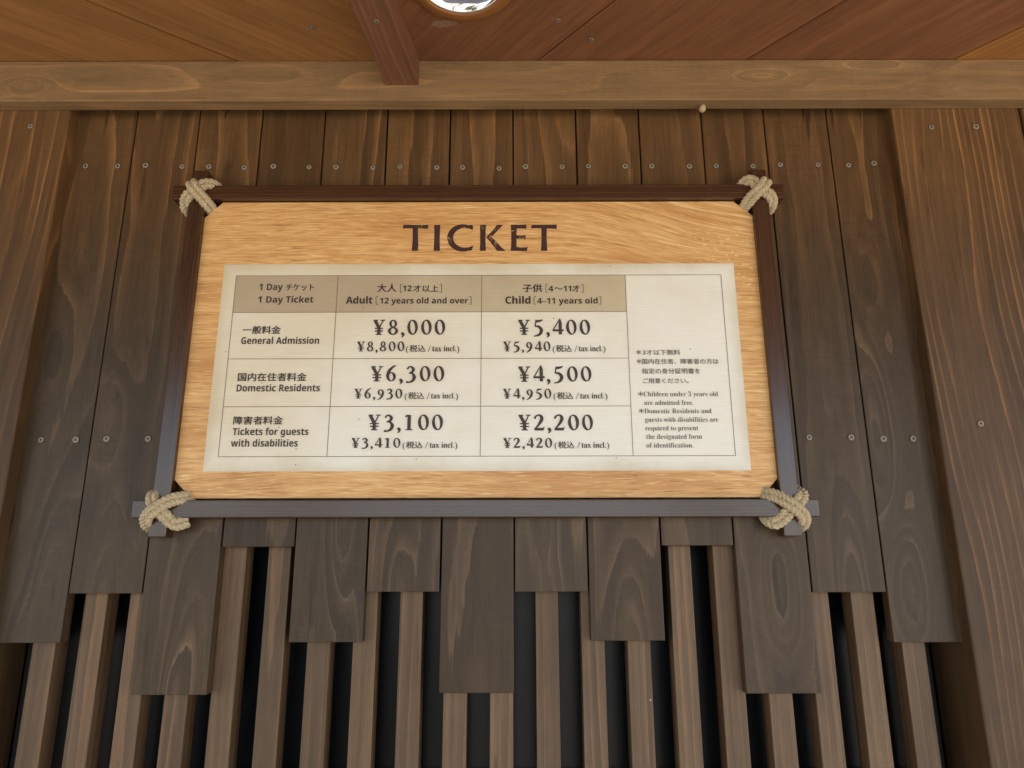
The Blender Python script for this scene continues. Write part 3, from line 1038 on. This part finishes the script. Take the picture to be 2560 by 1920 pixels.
class Lettering:
    """Collects runs of printed text on the sheet; every run is fitted to where it stands on the sheet."""

    def __init__(self):
        self.bm = bmesh.new()
        self.k = 0

    def add(self, vs, fs, fx, fz):
        self.k += 1
        y = Y_INK - 0.000012 * self.k
        nv = [self.bm.verts.new((fx(x), y, fz(z) + Z)) for x, z in vs]
        for f in fs:
            try:
                self.bm.faces.new([nv[i] for i in f])
            except ValueError:
                pass

    def run(self, s, px0, px1, pbase, ptop, kind='serif', spacing=1.0, offset=0.0, bold=0.0):
        txt = {'sans': sans, 'serif': serif, 'digit': serif}.get(kind, lambda t: t)(s)
        vs, fs = text_mesh(txt, spacing, offset)
        pm = (px0 + px1) / 2
        x0 = on_y(px0, pbase, Y_PANEL)[0]
        x1 = on_y(px1, pbase, Y_PANEL)[0]
        zb = on_y(pm, pbase, Y_PANEL)[1]
        zt = on_y(pm, ptop, Y_PANEL)[1]
        xs = [v[0] for v in vs]
        zs = [v[1] for v in vs]
        a, b = min(xs), max(xs)
        kx = (x1 - x0) / (b - a)
        if kind == 'cjk':
            c0, c1 = min(zs), max(zs)
            kz = (zt - zb) / (c1 - c0)
        else:
            c0 = 0.0
            kz = (zt - zb) / cap_height(kind)
        shifts = [(0, 0)]
        if bold:
            shifts += [(bold, 0), (-bold, 0), (0, bold * .7), (0, -bold * .7)]
        for dx, dz in shifts:
            self.add(vs, fs, lambda x: x0 + (x - a + dx) * kx, lambda z: zb + (z - c0 + dz) * kz)

    def bar(self, px0, pz0, px1, pz1, w):
        """A straight stroke between two points of the sheet."""
        a = Vector(on_y(px0, pz0, Y_PANEL))
        b = Vector(on_y(px1, pz1, Y_PANEL))
        d = (b - a).normalized()
        n = Vector((-d.y, d.x)) * (w / 2)
        q = [a - n, b - n, b + n, a + n]
        self.add([tuple(v) for v in q], [(0, 1, 2, 3)], lambda x: x, lambda z: z)

    def done(self, name, mat=None):
        bmesh.ops.recalc_face_normals(self.bm, faces=self.bm.faces)
        for f in self.bm.faces:
            if f.normal.y > 0:
                f.normal_flip()
        me = bm_mesh(name, self.bm)
        return link_mesh(name, me, mat or M['ink'], price)


def bracket(L, px, ptop, pbot, sgn):
    L.bar(px, ptop, px, pbot, 0.0009)
    L.bar(px, ptop, px + 5 * sgn, ptop, 0.0009)
    L.bar(px, pbot, px + 5 * sgn, pbot, 0.0009)


# column headings
L = Lettering()
L.run('1 Day', 648.2, 707, 726.1, 710.1, 'sans')
L.run('チケット', 715, 785, 727.5, 711, 'cjk', bold=0.018)
L.run('1 Day Ticket', 645.4, 783.5, 757.4, 741.5, 'sans')
L.done('heading_lettering')
L = Lettering()
L.run('大人', 943.3, 991, 730.5, 710.4, 'cjk', bold=0.026)
bracket(L, 1001, 712, 731.5, 1)
L.run('12', 1007.5, 1029, 729.0, 714.4, 'sans')
L.run('才以上', 1033, 1096, 730.5, 713.5, 'cjk', bold=0.022)
bracket(L, 1104, 712, 731.5, -1)
L.run('Adult', 865.2, 931, 759.6, 742.6, 'sans', bold=0.012)
bracket(L, 940.5, 742.5, 761.5, 1)
L.run('12 years old and over', 950, 1170, 759.6, 745.3, 'sans')
bracket(L, 1178, 742.5, 761.5, -1)
L.done('heading_lettering')
L = Lettering()
L.run('子供', 1307, 1355.2, 730.9, 711.4, 'cjk', bold=0.026)
bracket(L, 1364.5, 712, 731.5, 1)
L.run('4', 1371, 1383.5, 729.5, 715.2, 'sans')
L.run('～', 1386, 1406, 724.6, 719.6, 'cjk', bold=0.022)
L.run('11', 1409, 1428, 729.5, 715.2, 'sans')
L.run('才', 1431, 1449, 730.5, 713.5, 'cjk', bold=0.022)
bracket(L, 1458, 712, 731.5, -1)
L.run('Child', 1263.6, 1326, 760, 742.4, 'sans', bold=0.012)
bracket(L, 1335, 742.5, 761.5, 1)
L.run('4\u201311 years old', 1343, 1494, 760, 745.5, 'sans')
bracket(L, 1502, 742.5, 761.5, -1)
L.done('heading_lettering')

# row headings
L = Lettering()
L.run('一般料金', 607, 701.4, 835.4, 815.5, 'cjk', bold=0.022)
L.run('General Admission', 603, 797.6, 860.4, 843.5, 'sans')
L.done('row_lettering')
L = Lettering()
L.run('国内在住者料金', 594.7, 766, 953.2, 932.7, 'cjk', bold=0.022)
L.run('Domestic Residents', 591.6, 799.8, 979, 961.8, 'sans')
L.done('row_lettering')
L = Lettering()
L.run('障害者料金', 583.7, 706.9, 1061.6, 1041.2, 'cjk', bold=0.022)
L.run('Tickets for guests', 581.5, 771.2, 1088.1, 1070.8, 'sans')
L.run('with disabilities', 577.5, 744.4, 1116.9, 1099.2, 'sans')
L.done('row_lettering')


# prices: an old-style bold roman, drawn stroke by stroke in units of the figure height
def stroke_pts(pts, n=9):
    P = [pts[0]] + list(pts) + [pts[-1]]
    out = []
    for i in range(1, len(P) - 2):
        p0, p1, p2, p3 = (Vector(p) for p in P[i - 1:i + 3])
        for j in range(n):
            t = j / n
            out.append(0.5 * ((2 * p1) + (p2 - p0) * t + (2 * p0 - 5 * p1 + 4 * p2 - p3) * t * t + (3 * p1 - p0 - 3 * p2 + p3) * t ** 3))
    out.append(Vector(pts[-1]))
    return out


def stroke(pts, smooth=True):
    c = stroke_pts(pts) if smooth and len(pts) > 2 else [Vector(p) for p in pts]
    vs, fs = [], []
    for i, p in enumerate(c):
        d = (c[min(i + 1, len(c) - 1)] - c[max(i - 1, 0)])
        d = Vector((d.x, d.y)).normalized()
        nn = Vector((-d.y, d.x)) * (p.z * 0.5 * 1.18 + 0.008)
        vs += [(p.x - nn.x, p.y - nn.y), (p.x + nn.x, p.y + nn.y)]
    for i in range(len(c) - 1):
        fs.append((2 * i, 2 * i + 2, 2 * i + 3, 2 * i + 1))
    return vs, fs


def ring(cx, cy, rx, ry, ix, iy, tilt=0.12, n=40):
    vs, fs = [], []
    for i in range(n):
        a = 2 * math.pi * i / n
        x, y = (ix - 0.028) * math.cos(a), (iy - 0.018) * math.sin(a)
        vs += [(cx + rx * math.cos(a), cy + ry * math.sin(a)), (cx + x * math.cos(tilt) - y * math.sin(tilt), cy + x * math.sin(tilt) + y * math.cos(tilt))]
    for i in range(n):
        j = (i + 1) % n
        fs.append((2 * i, 2 * j, 2 * j + 1, 2 * i + 1))
    return vs, fs


SIX = [stroke([(.62, 1.07, .035), (.42, .94, .10), (.22, .72, .15), (.125, .44, .16), (.135, .28, .155)]), ring(.345, .30, .30, .315, .145, .262)]
FIG = {
    '0': [ring(.345, .5, .345, .515, .185, .455)],
    '1': [stroke([(.34, .01, .17), (.34, .99, .17)]), stroke([(.30, .985, .035), (.20, .93, .09), (.08, .86, .035)]), stroke([(.12, .02, .045), (.56, .02, .045)])],
    '2': [stroke([(.08, .74, .09), (.11, .87, .09), (.25, .975, .065), (.42, .95, .11), (.515, .79, .165), (.45, .57, .15), (.29, .33, .10), (.07, .07, .05)]),
          stroke([(.05, .068, .135), (.60, .068, .135)]), stroke([(.585, .02, .06), (.66, .24, .02)])],
    '3': [stroke([(.10, .80, .09), (.20, .94, .07), (.34, .965, .085), (.485, .80, .155), (.41, .62, .12), (.20, .53, .045)]),
          stroke([(.20, .535, .045), (.43, .505, .09), (.555, .27, .175), (.45, .03, .13), (.24, -.065, .075), (.05, -.05, .11)])],
    '4': [stroke([(.50, 1.08, .035), (.045, .30, .055)]), stroke([(.02, .285, .105), (.73, .285, .105)]), stroke([(.515, .82, .165), (.515, .01, .165)]),
          stroke([(.495, 1.08, .03), (.515, .80, .165)])],
    '5': [stroke([(.19, .91, .13), (.42, .925, .12), (.64, 1.01, .04)]), stroke([(.205, .96, .05), (.14, .56, .06)]),
          stroke([(.13, .55, .05), (.36, .55, .12), (.55, .33, .175), (.48, .08, .145), (.29, -.06, .085), (.05, -.10, .04)])],
    '6': SIX,
    '8': [ring(.34, .745, .255, .27, .125, .205), ring(.345, .25, .33, .268, .175, .205)],
    '9': [([(.69 - x, .93 - y) for x, y in v], f) for v, f in SIX],
    ',': [stroke([(.02, .06, .10), (.09, .065, .17), (.155, .0, .13), (.13, -.10, .08), (.04, -.20, .02)])],
    'Y': [stroke([(.08, .97, .17), (.35, .46, .155)]), stroke([(.61, .97, .05), (.37, .46, .06)]), stroke([(.355, .50, .165), (.355, .02, .165)]),
          stroke([(-.03, .98, .045), (.27, .98, .045)]), stroke([(.45, .98, .045), (.74, .98, .045)]), stroke([(.16, .02, .045), (.55, .02, .045)]),
          stroke([(.08, .43, .055), (.63, .43, .055)]), stroke([(.08, .25, .055), (.63, .25, .055)])],
}
FIG_AT = [0.0, .93, 1.80, 2.20, 3.10, 3.98]


def figures(L, s, px0, px1, pbase, ptop):
    x0, zb = on_y(px0, pbase, Y_PANEL)
    x1 = on_y(px1, pbase, Y_PANEL)[0]
    zt = on_y((px0 + px1) / 2, ptop, Y_PANEL)[1]
    kx = (x1 - x0) / 4.67
    kz = zt - zb
    for c, at in zip('Y' + s, FIG_AT):
        for vs, fs in FIG[c]:
            L.add(vs, fs, lambda x: x0 + (at + x) * kx, lambda z: zb + z * kz)


def price_block(big, bx0, bx1, bb, bt, small, sx0, sx1, sb, tx0, tx1):
    L = Lettering()
    figures(L, big, bx0, bx1, bb, bt)
    figures(L, small, sx0, sx1, sb, sb - 24.2)
    w = tx1 - tx0

    def at(f):
        return tx0 + w * f
    L.run('(', at(0.0), at(0.042), sb + 0.6, sb - 13.2, 'plain')
    L.run('税込', at(0.067), at(0.362), sb + 1.6, sb - 15.6, 'cjk', bold=0.016)
    L.bar(at(0.415), sb + 1.8, at(0.462), sb - 14.6, 0.00085)
    L.run('tax incl.', at(0.492), at(0.935), sb, sb - 14.0, 'serif', 0.97, -0.002)
    L.run(')', at(0.953), at(0.997), sb + 0.6, sb - 13.2, 'plain')
    return L.done('price_lettering')


price_block('8,000', 933.5, 1112.7, 837.4, 800.5, '8,800', 893.5, 1010.9, 878.9, 1015, 1148.7)
price_block('6,300', 928, 1110.3, 953.8, 916.3, '6,930', 886.8, 1005.7, 996.8, 1011.9, 1145.6)
price_block('3,100', 921.2, 1107.2, 1075.8, 1037.4, '3,410', 879.7, 1001, 1119.8, 1006.6, 1144)
price_block('5,400', 1296.8, 1475.7, 837.4, 800.5, '5,940', 1259.3, 1376.1, 878.9, 1381.4, 1514.2)
price_block('4,500', 1297, 1479, 954.5, 917, '4,950', 1259, 1378.3, 996.9, 1383.8, 1518.8)
price_block('2,200', 1297.5, 1482.8, 1076.2, 1037.5, '2,420', 1259.3, 1380.4, 1119.9, 1386.3, 1523.4)

# notes
L = Lettering()
L.run('＊', 1590, 1603, 887.0, 875.4, 'cjk', bold=0.02)
L.run('3才以下無料', 1607, 1700.5, 888.2, 874.6, 'cjk', bold=0.012)
L.run('＊', 1591, 1604, 909.6, 898, 'cjk', bold=0.02)
L.run('国内在住者、障害者の方は', 1605, 1796.4, 910.8, 897.4, 'cjk', bold=0.012)
L.run('指定の身分証明書を', 1604.9, 1750.3, 935, 921.4, 'cjk', bold=0.012)
L.run('ご用意ください。', 1607.3, 1721, 959, 946, 'cjk', bold=0.012)
L.done('note_lettering', M['note'])
L = Lettering()
L.run('＊', 1595, 1608, 991.4, 979.4, 'cjk', bold=0.02)
L.run('Children under 3 years old', 1609, 1794.8, 991.4, 979.5, 'serif', 1.0, -0.007)
L.run('are admitted free.', 1610.4, 1732.7, 1012.9, 1001, 'serif', 1.0, -0.007)
L.run('＊', 1597.2, 1610, 1033.8, 1021.8, 'cjk', bold=0.02)
L.run('Domestic Residents and', 1611, 1778.5, 1033.8, 1021.8, 'serif', 1.0, -0.007)
L.run('guests with disabilities are', 1612.5, 1795.7, 1055.3, 1043.2, 'serif', 1.0, -0.007)
L.run('required to present', 1613.5, 1745.6, 1076.6, 1064.5, 'serif', 1.0, -0.007)
L.run('the designated form', 1615.6, 1754.9, 1097.8, 1085.6, 'serif', 1.0, -0.007)
L.run('of identification.', 1615.9, 1733.3, 1119.6, 1107.4, 'serif', 1.0, -0.007)
L.done('note_lettering', M['note'])

# TICKET: flared capitals, outlines as they stand on the board (1/5.027 px units from px 1000, 520)
TICKET = [
    [(35, 262), (44, 210), (60, 212), (340, 212), (356, 210), (352, 266), (335, 262), (232, 258), (226, 262), (228, 400), (232, 470), (224, 540), (146, 540), (154, 470), (160, 400), (160, 262), (150, 256), (55, 256)],
    [(430, 213), (508, 213), (502, 290), (499, 400), (502, 540), (422, 540), (430, 440), (432, 330)],
    'C',
    [(1005, 213), (1083, 213), (1077, 290), (1074, 400), (1076, 470), (1080, 540), (1002, 540), (1008, 450), (1008, 320)],
    [(1084, 368), (1130, 320), (1180, 266), (1218, 213), (1300, 211), (1262, 252), (1170, 345), (1152, 362), (1210, 425), (1270, 492), (1328, 541), (1220, 541), (1190, 500), (1140, 437)],
    [(1392, 213), (1590, 210), (1587, 268), (1560, 260), (1468, 258), (1464, 345), (1540, 346), (1580, 340), (1578, 396), (1540, 386), (1464, 388), (1464, 490), (1520, 500), (1570, 498), (1606, 489), (1594, 542), (1392, 540), (1398, 440), (1398, 320)],
    [(1647, 262), (1656, 210), (1670, 212), (1955, 212), (1971, 210), (1967, 266), (1950, 262), (1850, 258), (1844, 262), (1844, 400), (1847, 470), (1850, 540), (1771, 540), (1775, 470), (1776, 400), (1776, 262), (1766, 256), (1668, 256)],
]
bm = bmesh.new()
Y_T = Y_PANEL - 0.0005
kk = 0
for let in TICKET:
    kk += 1
    yv = Y_T - 0.00001 * kk
    if let == 'C':
        out = []
        cx, cy = 790, 378
        for i in range(25):
            a = math.radians(-43 - i * (274 / 24))      # from upper right round the left to lower right
            out.append((cx + 197 * math.cos(a), cy + 172 * math.sin(a)))
        out[0] = (921, 222)
        out[1] = (884, 210)
        out[-1] = (908, 530)
        out[-2] = (868, 542)
        inn = []
        for i in range(25):
            a = math.radians(-38 - i * (284 / 24))
            inn.append((cx + 28 + 150 * math.cos(a), cy - 2 + 124 * math.sin(a)))
        inn[0] = (911, 284)
        inn[-1] = (919, 478)
        a = [bm.verts.new((on_y(1000 + x / 5.027, 520 + y / 5.027, Y_PANEL)[0], yv, on_y(1000 + x / 5.027, 520 + y / 5.027, Y_PANEL)[1] + Z)) for x, y in out]
        b = [bm.verts.new((on_y(1000 + x / 5.027, 520 + y / 5.027, Y_PANEL)[0], yv, on_y(1000 + x / 5.027, 520 + y / 5.027, Y_PANEL)[1] + Z)) for x, y in inn]
        for i in range(24):
            bm.faces.new((a[i], a[i + 1], b[i + 1], b[i]))
        continue
    vs = []
    for x, y in let:
        p = on_y(1000 + x / 5.027, 520 + y / 5.027, Y_PANEL)
        vs.append(bm.verts.new((p[0], yv, p[1] + Z)))
    f = bm.faces.new(vs)
    f.normal_update()
    bmesh.ops.triangulate(bm, faces=[f], ngon_method='EAR_CLIP')
bmesh.ops.recalc_face_normals(bm, faces=bm.faces)
for f in bm.faces:
    if f.normal.y > 0:
        f.normal_flip()
link_mesh('title_lettering', bm_mesh('title_lettering', bm), M['title'], board)


# ------------------------------------------------------------------ rope lashings
def catmull(pts, step):
    out = []
    P = [pts[0]] + pts + [pts[-1]]
    for i in range(1, len(P) - 2):
        p0, p1, p2, p3 = (Vector(p) for p in P[i - 1:i + 3])
        n = max(2, int((p2 - p1).length / step))
        for j in range(n):
            t = j / n
            out.append(0.5 * ((2 * p1) + (p2 - p0) * t + (2 * p0 - 5 * p1 + 4 * p2 - p3) * t * t + (3 * p1 - p0 - 3 * p2 + p3) * t ** 3))
    out.append(Vector(pts[-1]))
    return out


def rope(bm, pts, r0, phase, lay_g, pitch=0.021, seg=30):
    path = catmull(pts, 0.0009)
    prev = None
    rings = []
    s = 0.0
    N_ = len(path)
    nrm = Vector((0, -1, 0))
    for i, p in enumerate(path):
        t = (path[min(i + 1, N_ - 1)] - path[max(i - 1, 0)]).normalized()
        if i:
            s += (p - path[i - 1]).length
        nrm = (nrm - t * nrm.dot(t)).normalized()
        b = t.cross(nrm)
        tw = 2 * math.pi * s / pitch + phase
        ring = []
        rr = r0 * (1 + 0.03 * math.sin(s * 400 + phase))
        for j in range(seg):
            a = 2 * math.pi * j / seg
            lob = 0.73 + 0.27 * abs(math.cos(1.5 * (a - tw)))
            q = p + (nrm * math.cos(a) + b * math.sin(a)) * (rr * lob)
            v = bm.verts.new(q)
            # fibre coordinates wind the other way round each strand
            v[lay_g] = Vector((math.cos(a), math.sin(a), s + 0.0035 * a))
            ring.append(v)
        rings.append(ring)
    for A, B in zip(rings, rings[1:]):
        for j in range(seg):
            f = bm.faces.new((A[j], A[(j + 1) % seg], B[(j + 1) % seg], B[j]))
            f.smooth = True
    bm.faces.new(list(reversed(rings[0])))
    bm.faces.new(rings[-1])


def fuzz(bm, pts, lay_g, n, rad, rnd):
    """Loose fibres that stand off the rope."""
    path = catmull(pts, 0.002)
    for _ in range(n):
        i = rnd.randrange(1, len(path) - 1)
        p = path[i]
        t = (path[i + 1] - path[i - 1]).normalized()
        d = Vector((rnd.uniform(-1, 1), rnd.uniform(-1, .3), rnd.uniform(-1, 1)))
        d = (d - t * d.dot(t)).normalized()
        a = p + d * rad * 0.9
        ln = rnd.uniform(0.002, 0.006)
        e = a + d * ln * 0.6 + t * ln * rnd.uniform(-1, 1)
        mid = (a + e) / 2 + d * ln * 0.15
        w = t.cross(d).normalized() * 0.00012
        vs = []
        for q, k in ((a, 1), (mid, .8), (e, .2)):
            vs.append((bm.verts.new(q - w * k), bm.verts.new(q + w * k)))
        for v2 in vs:
            for v in v2:
                v[lay_g] = Vector((0, 0, 0.5))
        for (x0, x1), (y0, y1) in zip(vs, vs[1:]):
            bm.faces.new((x0, x1, y1, y0))


B_ = 0.030  # how far the rope runs back to the wall
corners = {
    'TL': ((-0.5709, 0.6576), [(-17, 31, 24), (-18, 27, 12), (-13, 20, -1), (-6, 10, -9), (0, 1, -12.5), (8, -9, -10), (18, -20, -2), (25, -29, 8), (28, -34, 20)],
           [(37, 8, 26), (36, 14, 14), (29, 19, 3), (17, 17, -3), (7, 8, -4.6), (-5, -3, -4.6), (-17, -12, -3), (-24, -21, 4), (-25, -30, 14), (-19, -37, 24)]),
    'TR': ((0.4512, 0.6576), [(19, 30, 24), (19, 27, 10), (14, 21, -1), (7, 11, -9), (0, 0, -12.5), (-9, -8, -10.5), (-20, -17, -4), (-28, -26, 6), (-33, -33, 18)],
           [(-37, 12, 26), (-33, 18, 10), (-24, 24, 0), (-14, 20, -3), (-6, 8, -4.6), (6, -4, -4.6), (17, -11, -3), (24, -18, 2), (25, -27, 10), (20, -36, 22)]),
    'BL': ((-0.5709, 0.0891), [(50, 24, 20), (42, 21.5, 5), (26, 17, -4), (11, 8, -10.5), (-2, -1.5, -12.5), (-15, -12, -9), (-22, -22, -1), (-22, -30, 10), (-18, -35, 24)],
           [(-16, 34, 24), (-17, 29, 8), (-15, 21, -1), (-9, 10, -4.6), (3, -3, -4.6), (14, -13, -3), (22, -22, 2), (33, -27, 4), (44, -24, 5), (52, -21, 9)]),
    'BR': ((0.4512, 0.0891), [(-46, 29, 18), (-38, 26, 6), (-25, 20, -3), (-10, 9, -10.5), (1, 0, -12.5), (13, -10, -9.5), (22, -21, -2), (22, -30, 9), (17, -36, 24)],
           [(20, 36, 24), (25, 28, 8), (21, 19, 0), (11, 9, -4.6), (-2, -3, -4.6), (-12, -14, -3), (-21, -22, 2), (-32, -27, 4), (-40, -22, 10), (-42, -14, 22)]),
}
rnd = random.Random(5)
for key, ((cx, cz), over, under) in corners.items():
    lash = bpy.data.objects.new('rope_lashing', None)
    lash.empty_display_size = 0.02
    C.objects.link(lash)
    lash.parent = sign
    lash.location = Vector((cx, Y_BAR, cz + Z)) - Vector(sign.location)
    for nm, pl_, wide in (('rope_turn', over, 4.9), ('rope_turn', under, 4.9)):
        bm = bmesh.new()
        lay = bm.verts.layers.float_vector.new('grain')
        P = [Vector(((cx + 0.87 * x / 1000), Y_BAR + d / 1000, cz + Z + 0.87 * z / 1000)) for x, z, d in pl_]
        for sg in (-1, 1):
            Q = []
            for i, p in enumerate(P):
                t = (P[min(i + 1, len(P) - 1)] - P[max(i - 1, 0)])
                t.y = 0
                if t.length < 1e-6:
                    t = Vector((1, 0, 0))
                t.normalize()
                n_ = Vector((-t.z, 0, t.x))
                sq = 0.82 if i in (0, len(P) - 1) else 1.0
                Q.append(p + n_ * (sg * wide / 1000 * sq) + Vector((rnd.uniform(-.4, .4), rnd.uniform(-.6, .6), rnd.uniform(-.4, .4))) / 1000)
            rope(bm, Q, 0.0064, rnd.uniform(0, 6), lay)
            fuzz(bm, Q, lay, 45, 0.0054, rnd)
        me = bm_mesh(nm, bm)
        link_mesh(nm, me, M['rope'], lash)

# ------------------------------------------------------------------ snail on the beam's underside
sx, sh = on_y(1755, 262, 1.152)
snail = thing('snail', 'small beige snail clinging to the underside of the beam', 'snail', (sx, 1.152, H_BEAM0 + Z))
bm = bmesh.new()
turns, n, seg = 3.2, 90, 12
rings = []
for i in range(n + 1):
    t = i / n
    ang = t * turns * 2 * math.pi
    R = 0.0044 * (1 - t) ** 1.1 + 0.0001
    r = 0.0041 * (1 - t) ** 1.0 + 0.0002
    off = 0.002 - 0.0085 * t ** 0.9
    c = Vector((R * math.cos(ang), 0, R * math.sin(ang)))
    ax = Vector((off, 0, 0))
    rad = Vector((0, math.cos(ang), math.sin(ang)))
    cen = rad * R + Vector((off, 0, 0))
    ring = []
    for j in range(seg):
        a = 2 * math.pi * j / seg
        ring.append(bm.verts.new(cen + rad * (r * math.cos(a)) + Vector((1, 0, 0)) * (r * 1.35 * math.sin(a)) + Vector((sx, 1.152, H_BEAM0 + Z - 0.0086))))
    rings.append(ring)
for a, b in zip(rings, rings[1:]):
    for j in range(seg):
        bm.faces.new((a[j], a[(j + 1) % seg], b[(j + 1) % seg], b[j]))
bm.faces.new(rings[0])
bm.faces.new(list(reversed(rings[-1])))
bmesh.ops.recalc_face_normals(bm, faces=bm.faces)
link_mesh('shell', bm_mesh('shell', bm, True), M['shell'], snail)
bm = bmesh.new()
bmesh.ops.create_uvsphere(bm, u_segments=14, v_segments=8, radius=1.0)
for v in bm.verts:
    v.co = Vector((v.co.x * 0.0042 + 0.0012 + sx, v.co.y * 0.0030 + 1.150, v.co.z * 0.0016 + H_BEAM0 + Z - 0.0014))
link_mesh('foot', bm_mesh('foot', bm, True), M['slug'], snail)

# ------------------------------------------------------------------ what stands out front (seen only in the lamp's mirrored bowl)
for x, lab in ((-1.05, 'square tan timber post holding up the eave, nearer the left post'), (0.95, 'square tan timber post holding up the eave, nearer the right post')):
    me = bm_mesh('timber_post', box_bm(x - 0.06, x + 0.06, EAVE_Y + 0.08, EAVE_Y + 0.20, 0.0, CZ - 0.001, 0.004))
    grain(me, (0, 0, 1), (1, 0, 0), (0, 1, 0), 0.02, 0.05, 0.005)
    tag(link_mesh('timber_post', me, M['beam']), lab, 'post', 'timber posts under the eave')
M['leaf'] = simple('shrub leaf', (0.055, 0.11, 0.022), 0.5, 0.4, 0.0, 0.5, 9.0)
M['twig'] = simple('shrub stem', (0.09, 0.06, 0.04), 0.8, 0.2)
rl = random.Random(3)
for bx, by, lab in ((-0.85, -1.95, 'bushy green shrub on the paving just outside the eave, nearer the left post'), (-2.1, -2.6, 'bushy green shrub farther out on the paving, behind another shrub')):
    sh_ = thing('shrub', lab, 'shrub', (bx, by, 0), 'shrubs out on the paving')
    bm = bmesh.new()
    for _ in range(9):
        a, ln = rl.uniform(0, 6.28), rl.uniform(0.5, 0.8)
        tip = Vector((bx + math.cos(a) * 0.35, by + math.sin(a) * 0.35, ln))
        base = Vector((bx + math.cos(a) * 0.05, by + math.sin(a) * 0.05, 0))
        sd = Vector((-math.sin(a), math.cos(a), 0)) * 0.012
        up = Vector((math.cos(a), math.sin(a), 0)) * 0.012
        q = [base + sd, base + up, base - sd, tip]
        v = [bm.verts.new(p) for p in q]
        for i, j in ((0, 1), (1, 2), (2, 0)):
            bm.faces.new((v[i], v[j], v[3]))
    link_mesh('stem', bm_mesh('stem', bm), M['twig'], sh_)
    bm = bmesh.new()
    for _ in range(1600):
        d = Vector((rl.gauss(0, 1), rl.gauss(0, 1), rl.gauss(0, 1))).normalized() * rl.uniform(0.35, 1) ** 0.5
        c = Vector((bx + d.x * 0.6, by + d.y * 0.6, 0.75 + d.z * 0.6))
        e1 = Vector((rl.gauss(0, 1), rl.gauss(0, 1), rl.gauss(0, 1))).normalized()
        e2 = e1.cross(Vector((rl.gauss(0, 1), rl.gauss(0, 1), 1))).normalized()
        L1, W1 = rl.uniform(0.05, 0.09), rl.uniform(0.018, 0.03)
        bm.faces.new([bm.verts.new(p) for p in (c - e1 * L1, c + e2 * W1, c + e1 * L1, c - e2 * W1)])
    link_mesh('foliage', bm_mesh('foliage', bm), M['leaf'], sh_)
